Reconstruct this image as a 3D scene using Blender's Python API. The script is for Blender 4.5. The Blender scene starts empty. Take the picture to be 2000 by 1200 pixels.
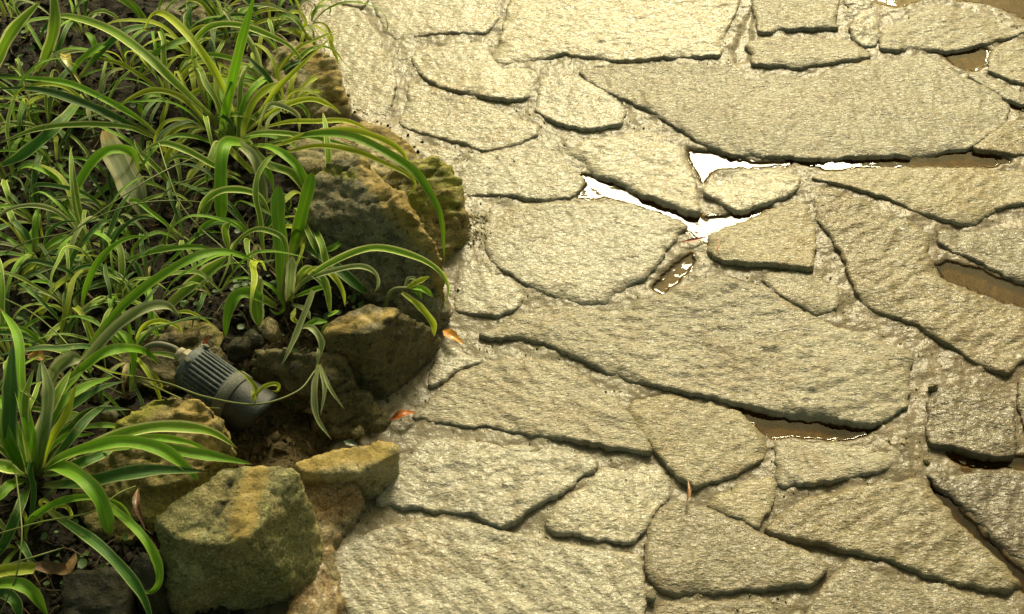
import bpy, bmesh, math, random
import numpy as np
from mathutils import Vector, Matrix
from mathutils.geometry import delaunay_2d_cdt
random.seed(7); rng = np.random.default_rng(7)
R = math.radians
S = bpy.context.scene
COL = S.collection

# ------------------------------------------------------------------ camera
CAM_H = 1.70; PITCH = R(48)
cd = bpy.data.cameras.new('camera'); cam = bpy.data.objects.new('camera', cd); COL.objects.link(cam)
cam.location = (0, 0, CAM_H); cam.rotation_euler = (R(90) - PITCH, 0, 0)
cd.lens = 50; cd.sensor_width = 36; cd.clip_start = .05; cd.clip_end = 500
cd.dof.use_dof = True; cd.dof.focus_distance = 2.22; cd.dof.aperture_fstop = 16
S.camera = cam
S.render.resolution_x = 1024; S.render.resolution_y = 614

# ------------------------------------------------------------------ light
SUN_EL = R(38.5); SUN_AZ = R(10)          # azimuth measured from +Y towards +X
w = bpy.data.worlds.new("World"); S.world = w; w.use_nodes = True
nt = w.node_tree; nt.nodes.clear()
out = nt.nodes.new('ShaderNodeOutputWorld'); bg = nt.nodes.new('ShaderNodeBackground')
sky = nt.nodes.new('ShaderNodeTexSky'); sky.sky_type = 'NISHITA'; sky.sun_disc = False
sky.sun_elevation = SUN_EL; sky.sun_rotation = SUN_AZ; sky.dust_density = 4; sky.air_density = 1.2
warm = nt.nodes.new('ShaderNodeMix'); warm.data_type = 'RGBA'; warm.blend_type = 'MULTIPLY'
warm.inputs['Factor'].default_value = 1; warm.inputs['B'].default_value = (1.0, .93, .47, 1)
# trees standing round the garden shut off the sky low down and behind the viewer
geo = nt.nodes.new('ShaderNodeTexCoord'); dot = nt.nodes.new('ShaderNodeVectorMath'); dot.operation = 'DOT_PRODUCT'
dot.inputs[1].default_value = (math.cos(R(38)) * math.sin(R(4)), math.cos(R(38)) * math.cos(R(4)), math.sin(R(38)))
nz = nt.nodes.new('ShaderNodeTexNoise'); nz.inputs['Scale'].default_value = 5; nz.inputs['Detail'].default_value = 6
ma = nt.nodes.new('ShaderNodeMath'); ma.operation = 'MULTIPLY_ADD'; ma.inputs[1].default_value = .5
mr = nt.nodes.new('ShaderNodeMapRange'); mr.interpolation_type = 'SMOOTHSTEP'
mr.inputs['From Min'].default_value = 1.08; mr.inputs['From Max'].default_value = 1.30
mr.inputs['To Min'].default_value = .66; mr.inputs['To Max'].default_value = 1.6
mul = nt.nodes.new('ShaderNodeMath'); mul.operation = 'MULTIPLY'; mul.inputs[1].default_value = .15
L = nt.links.new
L(geo.outputs['Generated'], dot.inputs[0]); L(geo.outputs['Generated'], nz.inputs['Vector'])
L(nz.outputs['Fac'], ma.inputs[0]); L(dot.outputs['Value'], ma.inputs[2]); L(ma.outputs[0], mr.inputs['Value'])
L(mr.outputs[0], mul.inputs[0]); L(sky.outputs[0], warm.inputs['A']); L(warm.outputs['Result'], bg.inputs['Color'])
L(mul.outputs[0], bg.inputs['Strength']); L(bg.outputs[0], out.inputs[0])
sd = bpy.data.lights.new('sun', 'SUN'); sun = bpy.data.objects.new('sun', sd); COL.objects.link(sun)
sd.energy = 3.0; sd.angle = R(14); sd.color = (1.0, .935, .67)
sdir = Vector((math.cos(SUN_EL) * math.sin(SUN_AZ), math.cos(SUN_EL) * math.cos(SUN_AZ), math.sin(SUN_EL)))
sun.rotation_euler = sdir.to_track_quat('Z', 'Y').to_euler()
S.view_settings.view_transform = 'Standard'; S.view_settings.look = 'None'
S.view_settings.exposure = 0.27; S.view_settings.gamma = 1

# ------------------------------------------------------------------ helpers
FPX = 50 / 36 * 2000
def P(px, py, z=0.0):
    """the real place, at height z, that stands at a pixel of the 2000 px photograph"""
    a, b = (px - 1000) / FPX, -(py - 600) / FPX
    d = Vector((a, math.cos(PITCH) + b * math.sin(PITCH), -math.sin(PITCH) + b * math.cos(PITCH)))
    return Vector((0, 0, CAM_H)) + d * ((z - CAM_H) / d.z)
def perlin(p, seed=0):
    p = np.asarray(p, dtype=np.float64); i = np.floor(p).astype(np.int64); f = p - i
    u = f * f * f * (f * (f * 6 - 15) + 10); r = np.zeros(len(p))
    for dx in (0, 1):
        for dy in (0, 1):
            for dz in (0, 1):
                h = ((i[:, 0] + dx) * 374761393 + (i[:, 1] + dy) * 668265263 + (i[:, 2] + dz) * 2147483647 + seed * 974634777) & 0x7fffffff
                h = ((h ^ (h >> 13)) * 1274126177) & 0x7fffffff; h = h ^ (h >> 16)
                gx = ((h & 1023) / 511.5 - 1); gy = (((h >> 10) & 1023) / 511.5 - 1); gz = (((h >> 20) & 1023) / 511.5 - 1)
                wx = u[:, 0] if dx else 1 - u[:, 0]; wy = u[:, 1] if dy else 1 - u[:, 1]; wz = u[:, 2] if dz else 1 - u[:, 2]
                r += wx * wy * wz * (gx * (f[:, 0] - dx) + gy * (f[:, 1] - dy) + gz * (f[:, 2] - dz))
    return r
def fbm(p, scale, octs=4, seed=0, gain=.5):
    p = np.asarray(p) * scale; r = 0; a = 1
    for k in range(octs):
        r = r + a * perlin(p, seed + k * 17); p = p * 2.03 + 11.3; a *= gain
    return r
def xyz(x, y, z=None):
    return np.stack([x, y, np.zeros_like(x) if z is None else z], 1)
def link(name, me, mat, parent=None, smooth=True):
    o = bpy.data.objects.new(name, me); COL.objects.link(o)
    if mat: me.materials.append(mat)
    if smooth: me.polygons.foreach_set('use_smooth', [True] * len(me.polygons))
    if parent:
        o.parent = parent; o.matrix_parent_inverse = Matrix.Translation(-parent.location)
    return o
def mesh(name, v, f):
    me = bpy.data.meshes.new(name); me.from_pydata([tuple(q) for q in v], [], [tuple(q) for q in f]); me.update(); return me
def tag(o, label=None, cat=None, group=None, kind=None):
    for k, v in (('label', label), ('category', cat), ('group', group), ('kind', kind)):
        if v: o[k] = v
    return o
def empty(name, loc):
    o = bpy.data.objects.new(name, None); COL.objects.link(o); o.location = loc; o.empty_display_size = .02; return o
def origin(o):
    """put a thing's origin at its base"""
    me = o.data; n = len(me.vertices); c = np.empty(n * 3); me.vertices.foreach_get('co', c); c = c.reshape(-1, 3)
    b = Vector(((c[:, 0].min() + c[:, 0].max()) / 2, (c[:, 1].min() + c[:, 1].max()) / 2, c[:, 2].min()))
    me.transform(Matrix.Translation(-b)); o.location = b; return o

# ------------------------------------------------------------------ materials
class NT:
    def __init__(s, name):
        s.m = bpy.data.materials.new(name); s.m.use_nodes = True; s.t = s.m.node_tree
        s.b = s.t.nodes['Principled BSDF']; s.o = s.t.nodes['Material Output']
    def n(s, typ, **kw):
        q = s.t.nodes.new('ShaderNode' + typ)
        for k, v in kw.items():
            if k in q.bl_rna.properties and not k[0].isupper(): setattr(q, k, v)
            else: q.inputs[k.replace('_', ' ')].default_value = v
        return q
    def l(s, a, b): s.t.links.new(a, b)
    def world(s, scale=(1, 1, 1), rot=(0, 0, 0)):
        g = s.n('NewGeometry'); mp = s.n('Mapping'); s.l(g.outputs['Position'], mp.inputs['Vector'])
        mp.inputs['Scale'].default_value = scale; mp.inputs['Rotation'].default_value = rot; return mp.outputs[0]
    def noise(s, scale, detail=5, rough=.55, vec=None, dist=0):
        q = s.n('TexNoise'); q.inputs['Scale'].default_value = scale; q.inputs['Detail'].default_value = detail
        q.inputs['Roughness'].default_value = rough; q.inputs['Distortion'].default_value = dist
        if vec is not None: s.l(vec, q.inputs['Vector'])
        return q.outputs['Fac']
    def ramp(s, fac, stops):
        q = s.n('ValToRGB'); e = q.color_ramp.elements
        while len(e) < len(stops): e.new(.5)
        for i, (p, c) in enumerate(stops):
            e[i].position = p; e[i].color = (c[0], c[1], c[2], 1) if hasattr(c, '__len__') else (c, c, c, 1)
        s.l(fac, q.inputs[0]); return q.outputs[0]
    def mix(s, fac, a, b, blend='MIX'):
        q = s.n('Mix', data_type='RGBA', blend_type=blend)
        for x, nm in ((a, 'A'), (b, 'B')):
            if hasattr(x, 'is_linked'): s.l(x, q.inputs[nm])
            else: q.inputs[nm].default_value = (*x, 1)
        if hasattr(fac, 'is_linked'): s.l(fac, q.inputs['Factor'])
        else: q.inputs['Factor'].default_value = fac
        return q.outputs['Result']
    def bump(s, h, dist, strength=1, prev=None):
        q = s.n('Bump'); q.inputs['Distance'].default_value = dist; q.inputs['Strength'].default_value = strength
        s.l(h, q.inputs['Height'])
        if prev is not None: s.l(prev, q.inputs['Normal'])
        return q.outputs[0]
    def set(s, **kw):
        for k, v in kw.items():
            i = s.b.inputs[k.replace('_', ' ')]
            if hasattr(v, 'is_linked'): s.l(v, i)
            else: i.default_value = (*v, 1) if hasattr(v, '__len__') else v
        return s.m

def flag_mat(name, rot, tint, stretch=2.4, rough_amt=1.0):
    t = NT(name)
    v = t.world(); va = t.world((1, stretch, 1), (0, 0, rot))
    big = t.noise(5, 4, .6, v); mid = t.noise(38, 5, .6, v); fine = t.noise(300, 3, .6, v)
    c = t.mix(t.ramp(big, [(.32, 0), (.68, 1)]), tuple(k * .80 for k in tint), tuple(k * 1.12 for k in tint))
    c = t.mix(t.ramp(mid, [(.40, 0), (.72, .5)]), c, (tint[0] * .8, tint[1] * .72, tint[2] * .58))
    c = t.mix(t.ramp(fine, [(.50, 0), (.68, .40)]), c, (tint[0] * 1.3, tint[1] * 1.4, tint[2] * 1.45))
    c = t.mix(t.ramp(fine, [(.30, .55), (.45, 0)]), c, (tint[0] * .5, tint[1] * .44, tint[2] * .34))
    c = t.mix(t.ramp(t.noise(62, 9, .74, va, .5), [(.34, .85), (.47, 0)]), c, (tint[0] * .36, tint[1] * .29, tint[2] * .2))
    c = t.mix(t.ramp(t.noise(9, 7, .72, v, .8), [(.50, 0), (.64, .75)]), c, (tint[0] * .72, tint[1] * .58, tint[2] * .36))
    spots = t.noise(120, 3, .7, v)
    c = t.mix(t.ramp(spots, [(.66, 0), (.74, .5)]), c, (.10, .075, .04))
    h1 = t.noise(70, 5, .62, va, .5); h2 = t.noise(250, 5, .7, va, .3); h3 = t.noise(430, 4, .7, v)
    vo = t.n('TexVoronoi', feature='F1'); vo.inputs['Scale'].default_value = 150; t.l(va, vo.inputs['Vector'])
    nb = t.bump(h1, .0068 * rough_amt); nb = t.bump(h2, .0012 * rough_amt, 1, nb); nb = t.bump(vo.outputs['Distance'], .0012 * rough_amt, 1, nb); nb = t.bump(h3, .0003, 1, nb)
    c = t.mix(t.ramp(t.noise(4.5, 6, .7, v, .4), [(.56, 0), (.70, .45)]), c, (tint[0] * .62, tint[1] * .66, tint[2] * .42)); oi = t.n('ObjectInfo'); hs = t.n('HueSaturation'); t.l(c, hs.inputs['Color']); m1 = t.n('MapRange'); t.l(oi.outputs['Random'], m1.inputs[0]); m1.inputs[3].default_value = .94; m1.inputs[4].default_value = 1.05
    t.l(m1.outputs[0], hs.inputs['Value']); m2 = t.n('Math', operation='FRACT'); m3 = t.n('Math', operation='MULTIPLY'); m3.inputs[1].default_value = 7.31; t.l(oi.outputs['Random'], m3.inputs[0]); t.l(m3.outputs[0], m2.inputs[0])
    m4 = t.n('MapRange'); t.l(m2.outputs[0], m4.inputs[0]); m4.inputs[3].default_value = .72; m4.inputs[4].default_value = 1.0; t.l(m4.outputs[0], hs.inputs['Saturation']); c = hs.outputs[0]
    cn = t.bump(t.noise(85, 3, .5, va, .4), .0034); cn = t.bump(t.noise(260, 2, .5, v), .0004, 1, cn); t.l(cn, t.b.inputs['Coat Normal'])
    rg = t.ramp(mid, [(.3, .46), (.7, .66)])
    return t.set(Base_Color=c, Roughness=rg, Normal=nb, Coat_Weight=.75, Coat_Roughness=.25, Coat_IOR=1.38, Specular_IOR_Level=.4)
FM = [flag_mat('flagstone_%s' % n, a, tn, st, ra) for n, a, tn, st, ra in (
    ('pale', .3, (.40, .35, .25), 1.5, .75), ('sand', 2.5, (.35, .295, .185), 2.6, 1.0),
    ('grey', 1.2, (.355, .315, .225), 1.6, .9), ('ochre', 2.2, (.255, .20, .10), 2.2, 1.0), ('dark', .8, (.145, .11, .055), 1.8, 1.05))]

def mortar_mat():
    t = NT('wet_mortar'); v = t.world()
    big = t.noise(3.2, 5, .6, v); mid = t.noise(30, 6, .65, v); fine = t.noise(420, 3, .6, v)
    c = t.mix(t.ramp(big, [(.35, 0), (.62, 1)]), (.20, .175, .115), (.125, .10, .052))
    c = t.mix(t.ramp(mid, [(.50, 0), (.74, .6)]), c, (.15, .11, .05))
    # the wet end of the path is browner
    g = t.n('NewGeometry'); sx = t.n('SeparateXYZ'); t.l(g.outputs['Position'], sx.inputs[0])
    mrn = t.n('MapRange'); t.l(sx.outputs[0], mrn.inputs[0]); mrn.inputs[1].default_value = .12; mrn.inputs[2].default_value = .70
    c = t.mix(mrn.outputs[0], c, t.mix(t.ramp(mid, [(.35, 0), (.65, 1)]), (.15, .092, .026), (.055, .034, .010)))
    c = t.mix(t.ramp(fine, [(.52, 0), (.70, .5)]), c, (.40, .34, .24))
    at = t.n('Attribute'); at.attribute_name = 'silt'; sl = t.mix(t.ramp(t.noise(40, 6, .7, v), [(.35, 0), (.65, 1)]), (.16, .075, .006), (.07, .040, .006)); c = t.mix(at.outputs['Fac'], c, sl)
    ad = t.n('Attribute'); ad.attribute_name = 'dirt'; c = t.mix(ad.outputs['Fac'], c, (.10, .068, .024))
    gr = t.noise(260, 6, .75, v); c = t.mix(t.ramp(gr, [(.30, .7), (.46, 0)]), c, (.10, .08, .04))
    nb = t.bump(mid, .0030); nb = t.bump(gr, .0013, 1, nb); nb = t.bump(fine, .0006, 1, nb); t.l(t.bump(t.noise(120, 3, .5, v), .0018), t.b.inputs['Coat Normal'])
    return t.set(Base_Color=c, Roughness=t.ramp(mid, [(.3, .42), (.7, .66)]), Normal=nb, Coat_Weight=.6, Coat_Roughness=.26, Coat_IOR=1.33)
M_mortar = mortar_mat()
def soil_mat():
    t = NT('dark_soil'); v = t.world()
    big = t.noise(9, 6, .65, v); fine = t.noise(160, 4, .7, v)
    c = t.mix(t.ramp(big, [(.4, 0), (.7, 1)]), (.012, .010, .005), (.036, .026, .010))
    c = t.mix(t.ramp(fine, [(.5, 0), (.75, .8)]), c, (.075, .055, .022))
    g = t.n('NewGeometry'); vm = t.n('VectorMath', operation='DISTANCE'); t.l(g.outputs['Position'], vm.inputs[0])
    vm.inputs[1].default_value = tuple(P(600, 850, .02)); mrn = t.n('MapRange'); t.l(vm.outputs['Value'], mrn.inputs[0])
    mrn.inputs[1].default_value = .10; mrn.inputs[2].default_value = .24; mrn.inputs[3].default_value = 1; mrn.inputs[4].default_value = 0
    c = t.mix(mrn.outputs[0], c, t.mix(t.ramp(fine, [(.4, 0), (.7, 1)]), (.085, .058, .02), (.20, .15, .06)))
    nb = t.bump(t.noise(55, 6, .7, v), .016); nb = t.bump(fine, .006, 1, nb)
    return t.set(Base_Color=c, Roughness=.75, Normal=nb, Specular_IOR_Level=.35)
M_soil = soil_mat()
def rock_mat(name, base, dark, ochre, moss, och_amt=.5, moss_amt=.5, coat=.15):
    t = NT(name); v = t.world()
    a = t.noise(11, 6, .62, v, .6); b = t.noise(26, 6, .65, v, .4); f = t.noise(210, 4, .7, v); s = t.noise(7, 5, .6, t.world((1, 1, 2.5), (.4, .2, .7)), 1.0)
    c = t.mix(t.ramp(b, [(.36, 0), (.64, 1)]), dark, base)
    c = t.mix(t.ramp(s, [(.62 - och_amt * .25, 0), (.74 - och_amt * .2, .85)]), c, ochre)
    c = t.mix(t.ramp(a, [(.66 - moss_amt * .26, 0), (.80 - moss_amt * .24, .9)]), c, moss)
    c = t.mix(t.ramp(f, [(.45, .0), (.72, .5)]), c, tuple(k * 1.6 for k in base))
    cg = t.noise(330, 5, .8, v); c = t.mix(t.ramp(cg, [(.36, .75), (.47, 0)]), c, tuple(k * .4 for k in dark)); c = t.mix(t.ramp(cg, [(.54, 0), (.64, .6)]), c, tuple(min(1, k * 2.0) for k in base))
    at = t.n('Attribute'); at.attribute_name = 'stain_light'; sx = t.n('SeparateXYZ'); t.l(at.outputs['Vector'], sx.inputs[0])  # real stains, plus light painted on the wedge rock's ledge
    c = t.mix(sx.outputs[0], c, t.mix(t.ramp(b, [(.35, 0), (.65, 1)]), (.42, .28, .06), (.68, .50, .15))); c = t.mix(sx.outputs[1], c, (.045, .05, .015))
    c = t.mix(sx.outputs[2], c, t.mix(t.ramp(b, [(.35, 0), (.65, 1)]), (.28, .28, .03), (.56, .50, .07)))
    c = t.mix(t.ramp(t.noise(85, 5, .7, v), [(.56, 0), (.66, .85)]), c, tuple(k * .3 for k in dark))
    c = t.mix(t.ramp(t.noise(48, 7, .75, v), [(.60, 0), (.66, .55)]), c, tuple(min(1, k * 1.7) for k in base))
    nb = t.bump(b, .012); nb = t.bump(t.noise(95, 8, .75, v), .013, 1, nb); nb = t.bump(f, .0045, 1, nb)
    return t.set(Base_Color=c, Roughness=t.ramp(b, [(.3, .45), (.7, .7)]), Normal=nb, Coat_Weight=coat, Coat_Roughness=.3, Coat_IOR=1.33)
MOSS = (.19, .19, .03)
MR = dict(
    tan=rock_mat('tan_rock', (.60, .51, .28), (.36, .29, .14), (.30, .185, .055), MOSS, .5, .3),
    grey=rock_mat('grey_rock', (.38, .345, .205), (.18, .165, .095), (.24, .155, .05), (.09, .09, .028), .3, .3),
    mossy=rock_mat('mossy_rock', (.46, .37, .12), (.21, .17, .05), (.30, .18, .04), (.26, .24, .025), .5, .7),
    brown=rock_mat('brown_rock', (.22, .18, .065), (.07, .062, .022), (.20, .125, .03), (.065, .065, .014), .45, .5),
    olive=rock_mat('olive_rock', (.50, .45, .20), (.22, .21, .08), (.25, .165, .05), (.13, .155, .02), .4, .75),
    rust=rock_mat('rust_rock', (.50, .40, .22), (.16, .11, .045), (.36, .17, .03), (.12, .11, .02), .55, .35, .6),
    dark=rock_mat('dark_rock', (.07, .065, .028), (.025, .024, .010), (.09, .065, .02), (.05, .055, .012), .3, .5))
def water_mat():
    m = bpy.data.materials.new('puddle_water'); m.use_nodes = True; t = m.node_tree; t.nodes.clear()
    o = t.nodes.new('ShaderNodeOutputMaterial'); mx = t.nodes.new('ShaderNodeMixShader'); fr = t.nodes.new('ShaderNodeFresnel')
    gl = t.nodes.new('ShaderNodeBsdfGlossy'); tr = t.nodes.new('ShaderNodeBsdfTransparent'); n = t.nodes.new('ShaderNodeTexNoise')
    g = t.nodes.new('ShaderNodeNewGeometry'); b = t.nodes.new('ShaderNodeBump')
    fr.inputs[0].default_value = 1.33; gl.inputs['Roughness'].default_value = .03; tr.inputs[0].default_value = (.78, .56, .18, 1)
    n.inputs['Scale'].default_value = 28; n.inputs['Detail'].default_value = 2; b.inputs['Distance'].default_value = .0005
    t.links.new(g.outputs['Position'], n.inputs['Vector']); t.links.new(n.outputs['Fac'], b.inputs['Height'])
    t.links.new(b.outputs[0], gl.inputs['Normal']); t.links.new(b.outputs[0], fr.inputs['Normal'])
    t.links.new(fr.outputs[0], mx.inputs[0]); t.links.new(tr.outputs[0], mx.inputs[1]); t.links.new(gl.outputs[0], mx.inputs[2])
    t.links.new(mx.outputs[0], o.inputs[0]); return m
M_water = water_mat()
def leaf_mat(name, mid, green, edge, edge_at=.72, trans=.30, rough=.48, base=(.36, .40, .10)):
    t = NT(name); uv = t.n('UVMap'); sp = t.n('SeparateXYZ'); t.l(uv.outputs[0], sp.inputs[0])
    a = t.n('Math', operation='SUBTRACT'); a.inputs[1].default_value = .5; t.l(sp.outputs[0], a.inputs[0])
    ab = t.n('Math', operation='ABSOLUTE'); t.l(a.outputs[0], ab.inputs[0])
    mp = t.n('Mapping'); mp.inputs['Scale'].default_value = (9, 1.2, 1); t.l(uv.outputs[0], mp.inputs[0])
    oi = t.n('ObjectInfo'); cb = t.n('VectorMath', operation='ADD'); t.l(mp.outputs[0], cb.inputs[0]); t.l(oi.outputs['Random'], cb.inputs[1])
    st = t.noise(3, 3, .6, cb.outputs[0]); sm = t.n('Math', operation='MULTIPLY_ADD'); t.l(st, sm.inputs[0]); sm.inputs[1].default_value = .26; t.l(ab.outputs[0], sm.inputs[2])
    e = edge_at * .5 + .13
    c = t.ramp(sm.outputs[0], [(.11, mid), (.20, green), (e - .03, green), (e + .035, edge)])
    c = t.mix(t.ramp(st, [(.35, .45), (.65, 0)]), c, tuple(k * .55 for k in green))
    c = t.mix(t.ramp(sp.outputs[1], [(0, .85), (.22, 0)]), c, base)
    blot = t.noise(70, 5, .65, t.world())
    c = t.mix(t.ramp(blot, [(.58, 0), (.70, .55)]), c, (.28, .24, .07))
    tipn = t.noise(12, 3, .6, t.world()); tm = t.n('Math', operation='MULTIPLY_ADD'); t.l(tipn, tm.inputs[0]); tm.inputs[1].default_value = .22; t.l(sp.outputs[1], tm.inputs[2])
    c = t.mix(t.ramp(tm.outputs[0], [(1.0 - .02, 0), (1.0, .0)]), c, (.2, .1, .03)) if False else t.mix(t.ramp(sp.outputs[1], [(.955, 0), (.985, .85)]), c, (.22, .12, .04))
    br = t.n('HueSaturation'); t.l(c, br.inputs['Color']); mm = t.n('MapRange'); t.l(oi.outputs['Random'], mm.inputs[0]); mm.inputs[3].default_value = .72; mm.inputs[4].default_value = 1.25
    t.l(mm.outputs[0], br.inputs['Value']); c = br.outputs[0]
    nb = t.bump(st, .0012)
    t.set(Base_Color=c, Roughness=rough, Normal=nb, Specular_IOR_Level=.5)
    tl = t.n('BsdfTranslucent'); t.l(c, tl.inputs[0]); mx = t.n('MixShader'); mx.inputs[0].default_value = trans
    t.l(t.b.outputs[0], mx.inputs[1]); t.l(tl.outputs[0], mx.inputs[2]); t.l(mx.outputs[0], t.o.inputs[0]); return t.m
ML = dict(
    var=leaf_mat('variegated_leaf', (.42, .54, .06), (.20, .38, .02), (.82, .84, .36), .72),
    green=leaf_mat('green_leaf', (.40, .60, .04), (.18, .42, .012), (.42, .54, .10), .82),
    lime=leaf_mat('lime_leaf', (.60, .64, .05), (.42, .54, .02), (.68, .70, .18), .74, .38),
    dark=leaf_mat('dark_leaf', (.10, .24, .02), (.045, .15, .010), (.40, .48, .18), .84, .22),
    pale=leaf_mat('pale_leaf', (.42, .46, .22), (.24, .33, .09), (.55, .57, .34), .6, .32),
    stem=leaf_mat('runner_stem', (.19, .23, .06), (.15, .19, .045), (.15, .19, .045), .9, .15))
def plain(name, c, rough=.6, nscale=60, var=.5, bump=.001, metal=0, c2=None, coat=0):
    t = NT(name); tc = t.n('TexCoord'); v = tc.outputs['Object']
    n = t.noise(nscale, 5, .6, v); col = t.mix(t.ramp(n, [(.35, 0), (.68, 1)]), tuple(k * (1 - var) for k in c), c2 or c)
    return t.set(Base_Color=col, Roughness=rough, Metallic=metal, Normal=t.bump(t.noise(nscale * 3, 4, .6, v), bump), Coat_Weight=coat, Coat_Roughness=.15)

# ------------------------------------------------------------------ shape of the bed's edge
EDGE = np.array([tuple(P(*q).xy) for q in [(470, -700), (560, -250), (590, -60), (625, 70), (680, 205), (800, 290), (860, 380), (880, 470), (845, 560),
        (840, 660), (800, 730), (750, 800), (735, 860), (690, 930), (650, 1030), (600, 1120), (540, 1230), (470, 1500), (400, 2100)]])
def edge_side(x, y):
    """signed distance to the border line, positive on the path side"""
    best = np.full(x.shape, 1e9); sg = np.zeros(x.shape)
    for (x0, y0), (x1, y1) in zip(EDGE[:-1], EDGE[1:]):
        dx, dy = x1 - x0, y1 - y0; t = np.clip(((x - x0) * dx + (y - y0) * dy) / (dx * dx + dy * dy), 0, 1)
        d = np.hypot(x - x0 - t * dx, y - y0 - t * dy); c = (x - x0) * dy - (y - y0) * dx; m = d < best
        best = np.where(m, d, best); sg = np.where(m, -np.sign(c), sg)
    return best * sg
if edge_side(np.array([1.0]), np.array([1.6]))[0] < 0:
    _e = edge_side
    def edge_side(x, y): return -_e(x, y)

def poly_dist(x, y, poly):
    """distance to polygon outline and inside flag"""
    best = np.full(x.shape, 1e9); ins = np.zeros(x.shape, bool); n = len(poly)
    for i in range(n):
        x0, y0 = poly[i]; x1, y1 = poly[(i + 1) % n]; dx, dy = x1 - x0, y1 - y0
        t = np.clip(((x - x0) * dx + (y - y0) * dy) / (dx * dx + dy * dy + 1e-12), 0, 1)
        best = np.minimum(best, np.hypot(x - x0 - t * dx, y - y0 - t * dy))
        if y0 != y1: ins ^= ((y0 > y) != (y1 > y)) & (x < (x1 - x0) * (y - y0) / (y1 - y0) + x0)
    return best, ins

PUDDLES = [
    ([(1128, 388), (1150, 365), (1140, 345), (1168, 350), (1210, 372), (1265, 395), (1325, 420), (1375, 432), (1430, 424), (1500, 412), (1478, 436), (1430, 452), (1385, 470), (1355, 462), (1340, 442), (1295, 420), (1235, 398), (1180, 384)], 1),
    ([(1345, 298), (1400, 306), (1470, 322), (1540, 322), (1480, 328), (1420, 328), (1385, 336), (1372, 356), (1362, 340)], 1),
    ([(1540, 312), (1600, 306), (1700, 303), (1820, 299), (1895, 288), (1915, 300), (1970, 316), (1940, 326), (1880, 328), (1760, 327), (1680, 328), (1610, 334)], 1),
    ([(1430, 798), (1490, 806), (1560, 815), (1640, 820), (1705, 840), (1660, 858), (1580, 856), (1510, 852), (1480, 832), (1450, 812)], 1),
    ([(1828, 522), (1850, 515), (1900, 528), (1960, 552), (2040, 580), (2040, 608), (1960, 590), (1890, 562), (1845, 545)], 1),
    ([(1690, 0), (1740, 14), (1760, 14), (1800, -2), (1860, -4), (1940, 12), (2010, 40), (2080, 60), (2080, -90), (1690, -90)], 1),
    ([(1278, 566), (1292, 545), (1318, 520), (1350, 500), (1356, 512), (1335, 540), (1316, 560), (1294, 574)], 2),
    ([(1845, 108), (1880, 100), (1930, 98), (1925, 130), (1900, 140), (1868, 132)], 2),
    ([(1820, 950), (1845, 965), (1900, 1030), (1960, 1090), (2030, 1150), (2010, 1160), (1950, 1110), (1880, 1040), (1850, 1000)], 1),
    ([(1850, 888), (1920, 896), (2060, 898), (2060, 916), (1960, 914), (1880, 912)], 1),
    ([(1895, 160), (1930, 170), (1975, 195), (2050, 215), (2050, 228), (1980, 214), (1940, 190)], 1),
    ([(1470, 20), (1448, 60), (1430, 100), (1438, 125), (1462, 124), (1466, 90)], 0),
]
PUD = [(np.array([tuple(P(*q).xy) for q in pl]), k) for pl, k in PUDDLES]
Z_WATER = .0014
def mortar_z(x, y):
    p = xyz(x, y)
    z = .0048 + .006 * fbm(p, 6, 3, 3) + .0035 * fbm(p, 32, 3, 9) + .0012 * fbm(p, 110, 3, 5)
    for pl, k in PUD:
        m = (x > pl[:, 0].min() - .1) & (x < pl[:, 0].max() + .1) & (y > pl[:, 1].min() - .1) & (y < pl[:, 1].max() + .1)
        if not m.any(): continue
        d, ins = poly_dist(x[m], y[m], pl); s = np.where(ins, d, -d) + .008 * fbm(p[m], 38, 3, 23)
        t = np.clip((s + .010) / .016, 0, 1); t = t * t * (3 - 2 * t)
        low = (-.006 if k else .0002) + (.0050 if k == 2 else .0014) * fbm(p[m], 60, 3, 21); low = low + (.0022 if k == 2 else 0)
        z[m] = z[m] * (1 - t) + low * t
    s = edge_side(x, y)
    # the mortar feathers up against the border rocks and ends under them
    z = z + .006 * np.exp(-np.clip(s, 0, 1) / .03) * (s > -.02)
    z = np.where(s < -.05, z - .9 * np.clip(-s - .05, 0, .12), z)
    return z
def soil_z(x, y):
    p = xyz(x, y); s = edge_side(x, y)
    z = .030 + .035 * fbm(p, 4, 3, 40) + .016 * fbm(p, 17, 4, 44) + .008 * np.abs(fbm(p, 60, 3, 47))
    pit = P(590, 860); z = z - .028 * np.exp(-((x - pit.x) ** 2 + (y - pit.y) ** 2) / .018)
    z = np.where(s > -.10, z - .45 * np.clip(s + .10, 0, .3), z)
    return z
def sheet(name, fn, xs, ys, mat):
    X, Y = np.meshgrid(xs, ys); x = X.ravel(); y = Y.ravel(); z = fn(x, y)
    nx, ny = len(xs), len(ys); me = bpy.data.meshes.new(name)
    v = np.stack([x, y, z], 1); i = (np.arange(ny - 1)[:, None] * nx + np.arange(nx - 1)[None]).ravel()
    f = np.stack([i, i + 1, i + 1 + nx, i + nx], 1)
    me.vertices.add(len(v)); me.vertices.foreach_set('co', v.ravel())
    me.loops.add(f.size); me.loops.foreach_set('vertex_index', f.ravel().astype(np.int32))
    me.polygons.add(len(f)); me.polygons.foreach_set('loop_start', (np.arange(len(f)) * 4).astype(np.int32))
    me.update(calc_edges=True); me.validate()
    return link(name, me, mat)
def axis(a, b, c, d, fine, coarse):
    return np.concatenate([np.arange(a, b, coarse), np.arange(b, c, fine), np.arange(c, d, coarse)])
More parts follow.
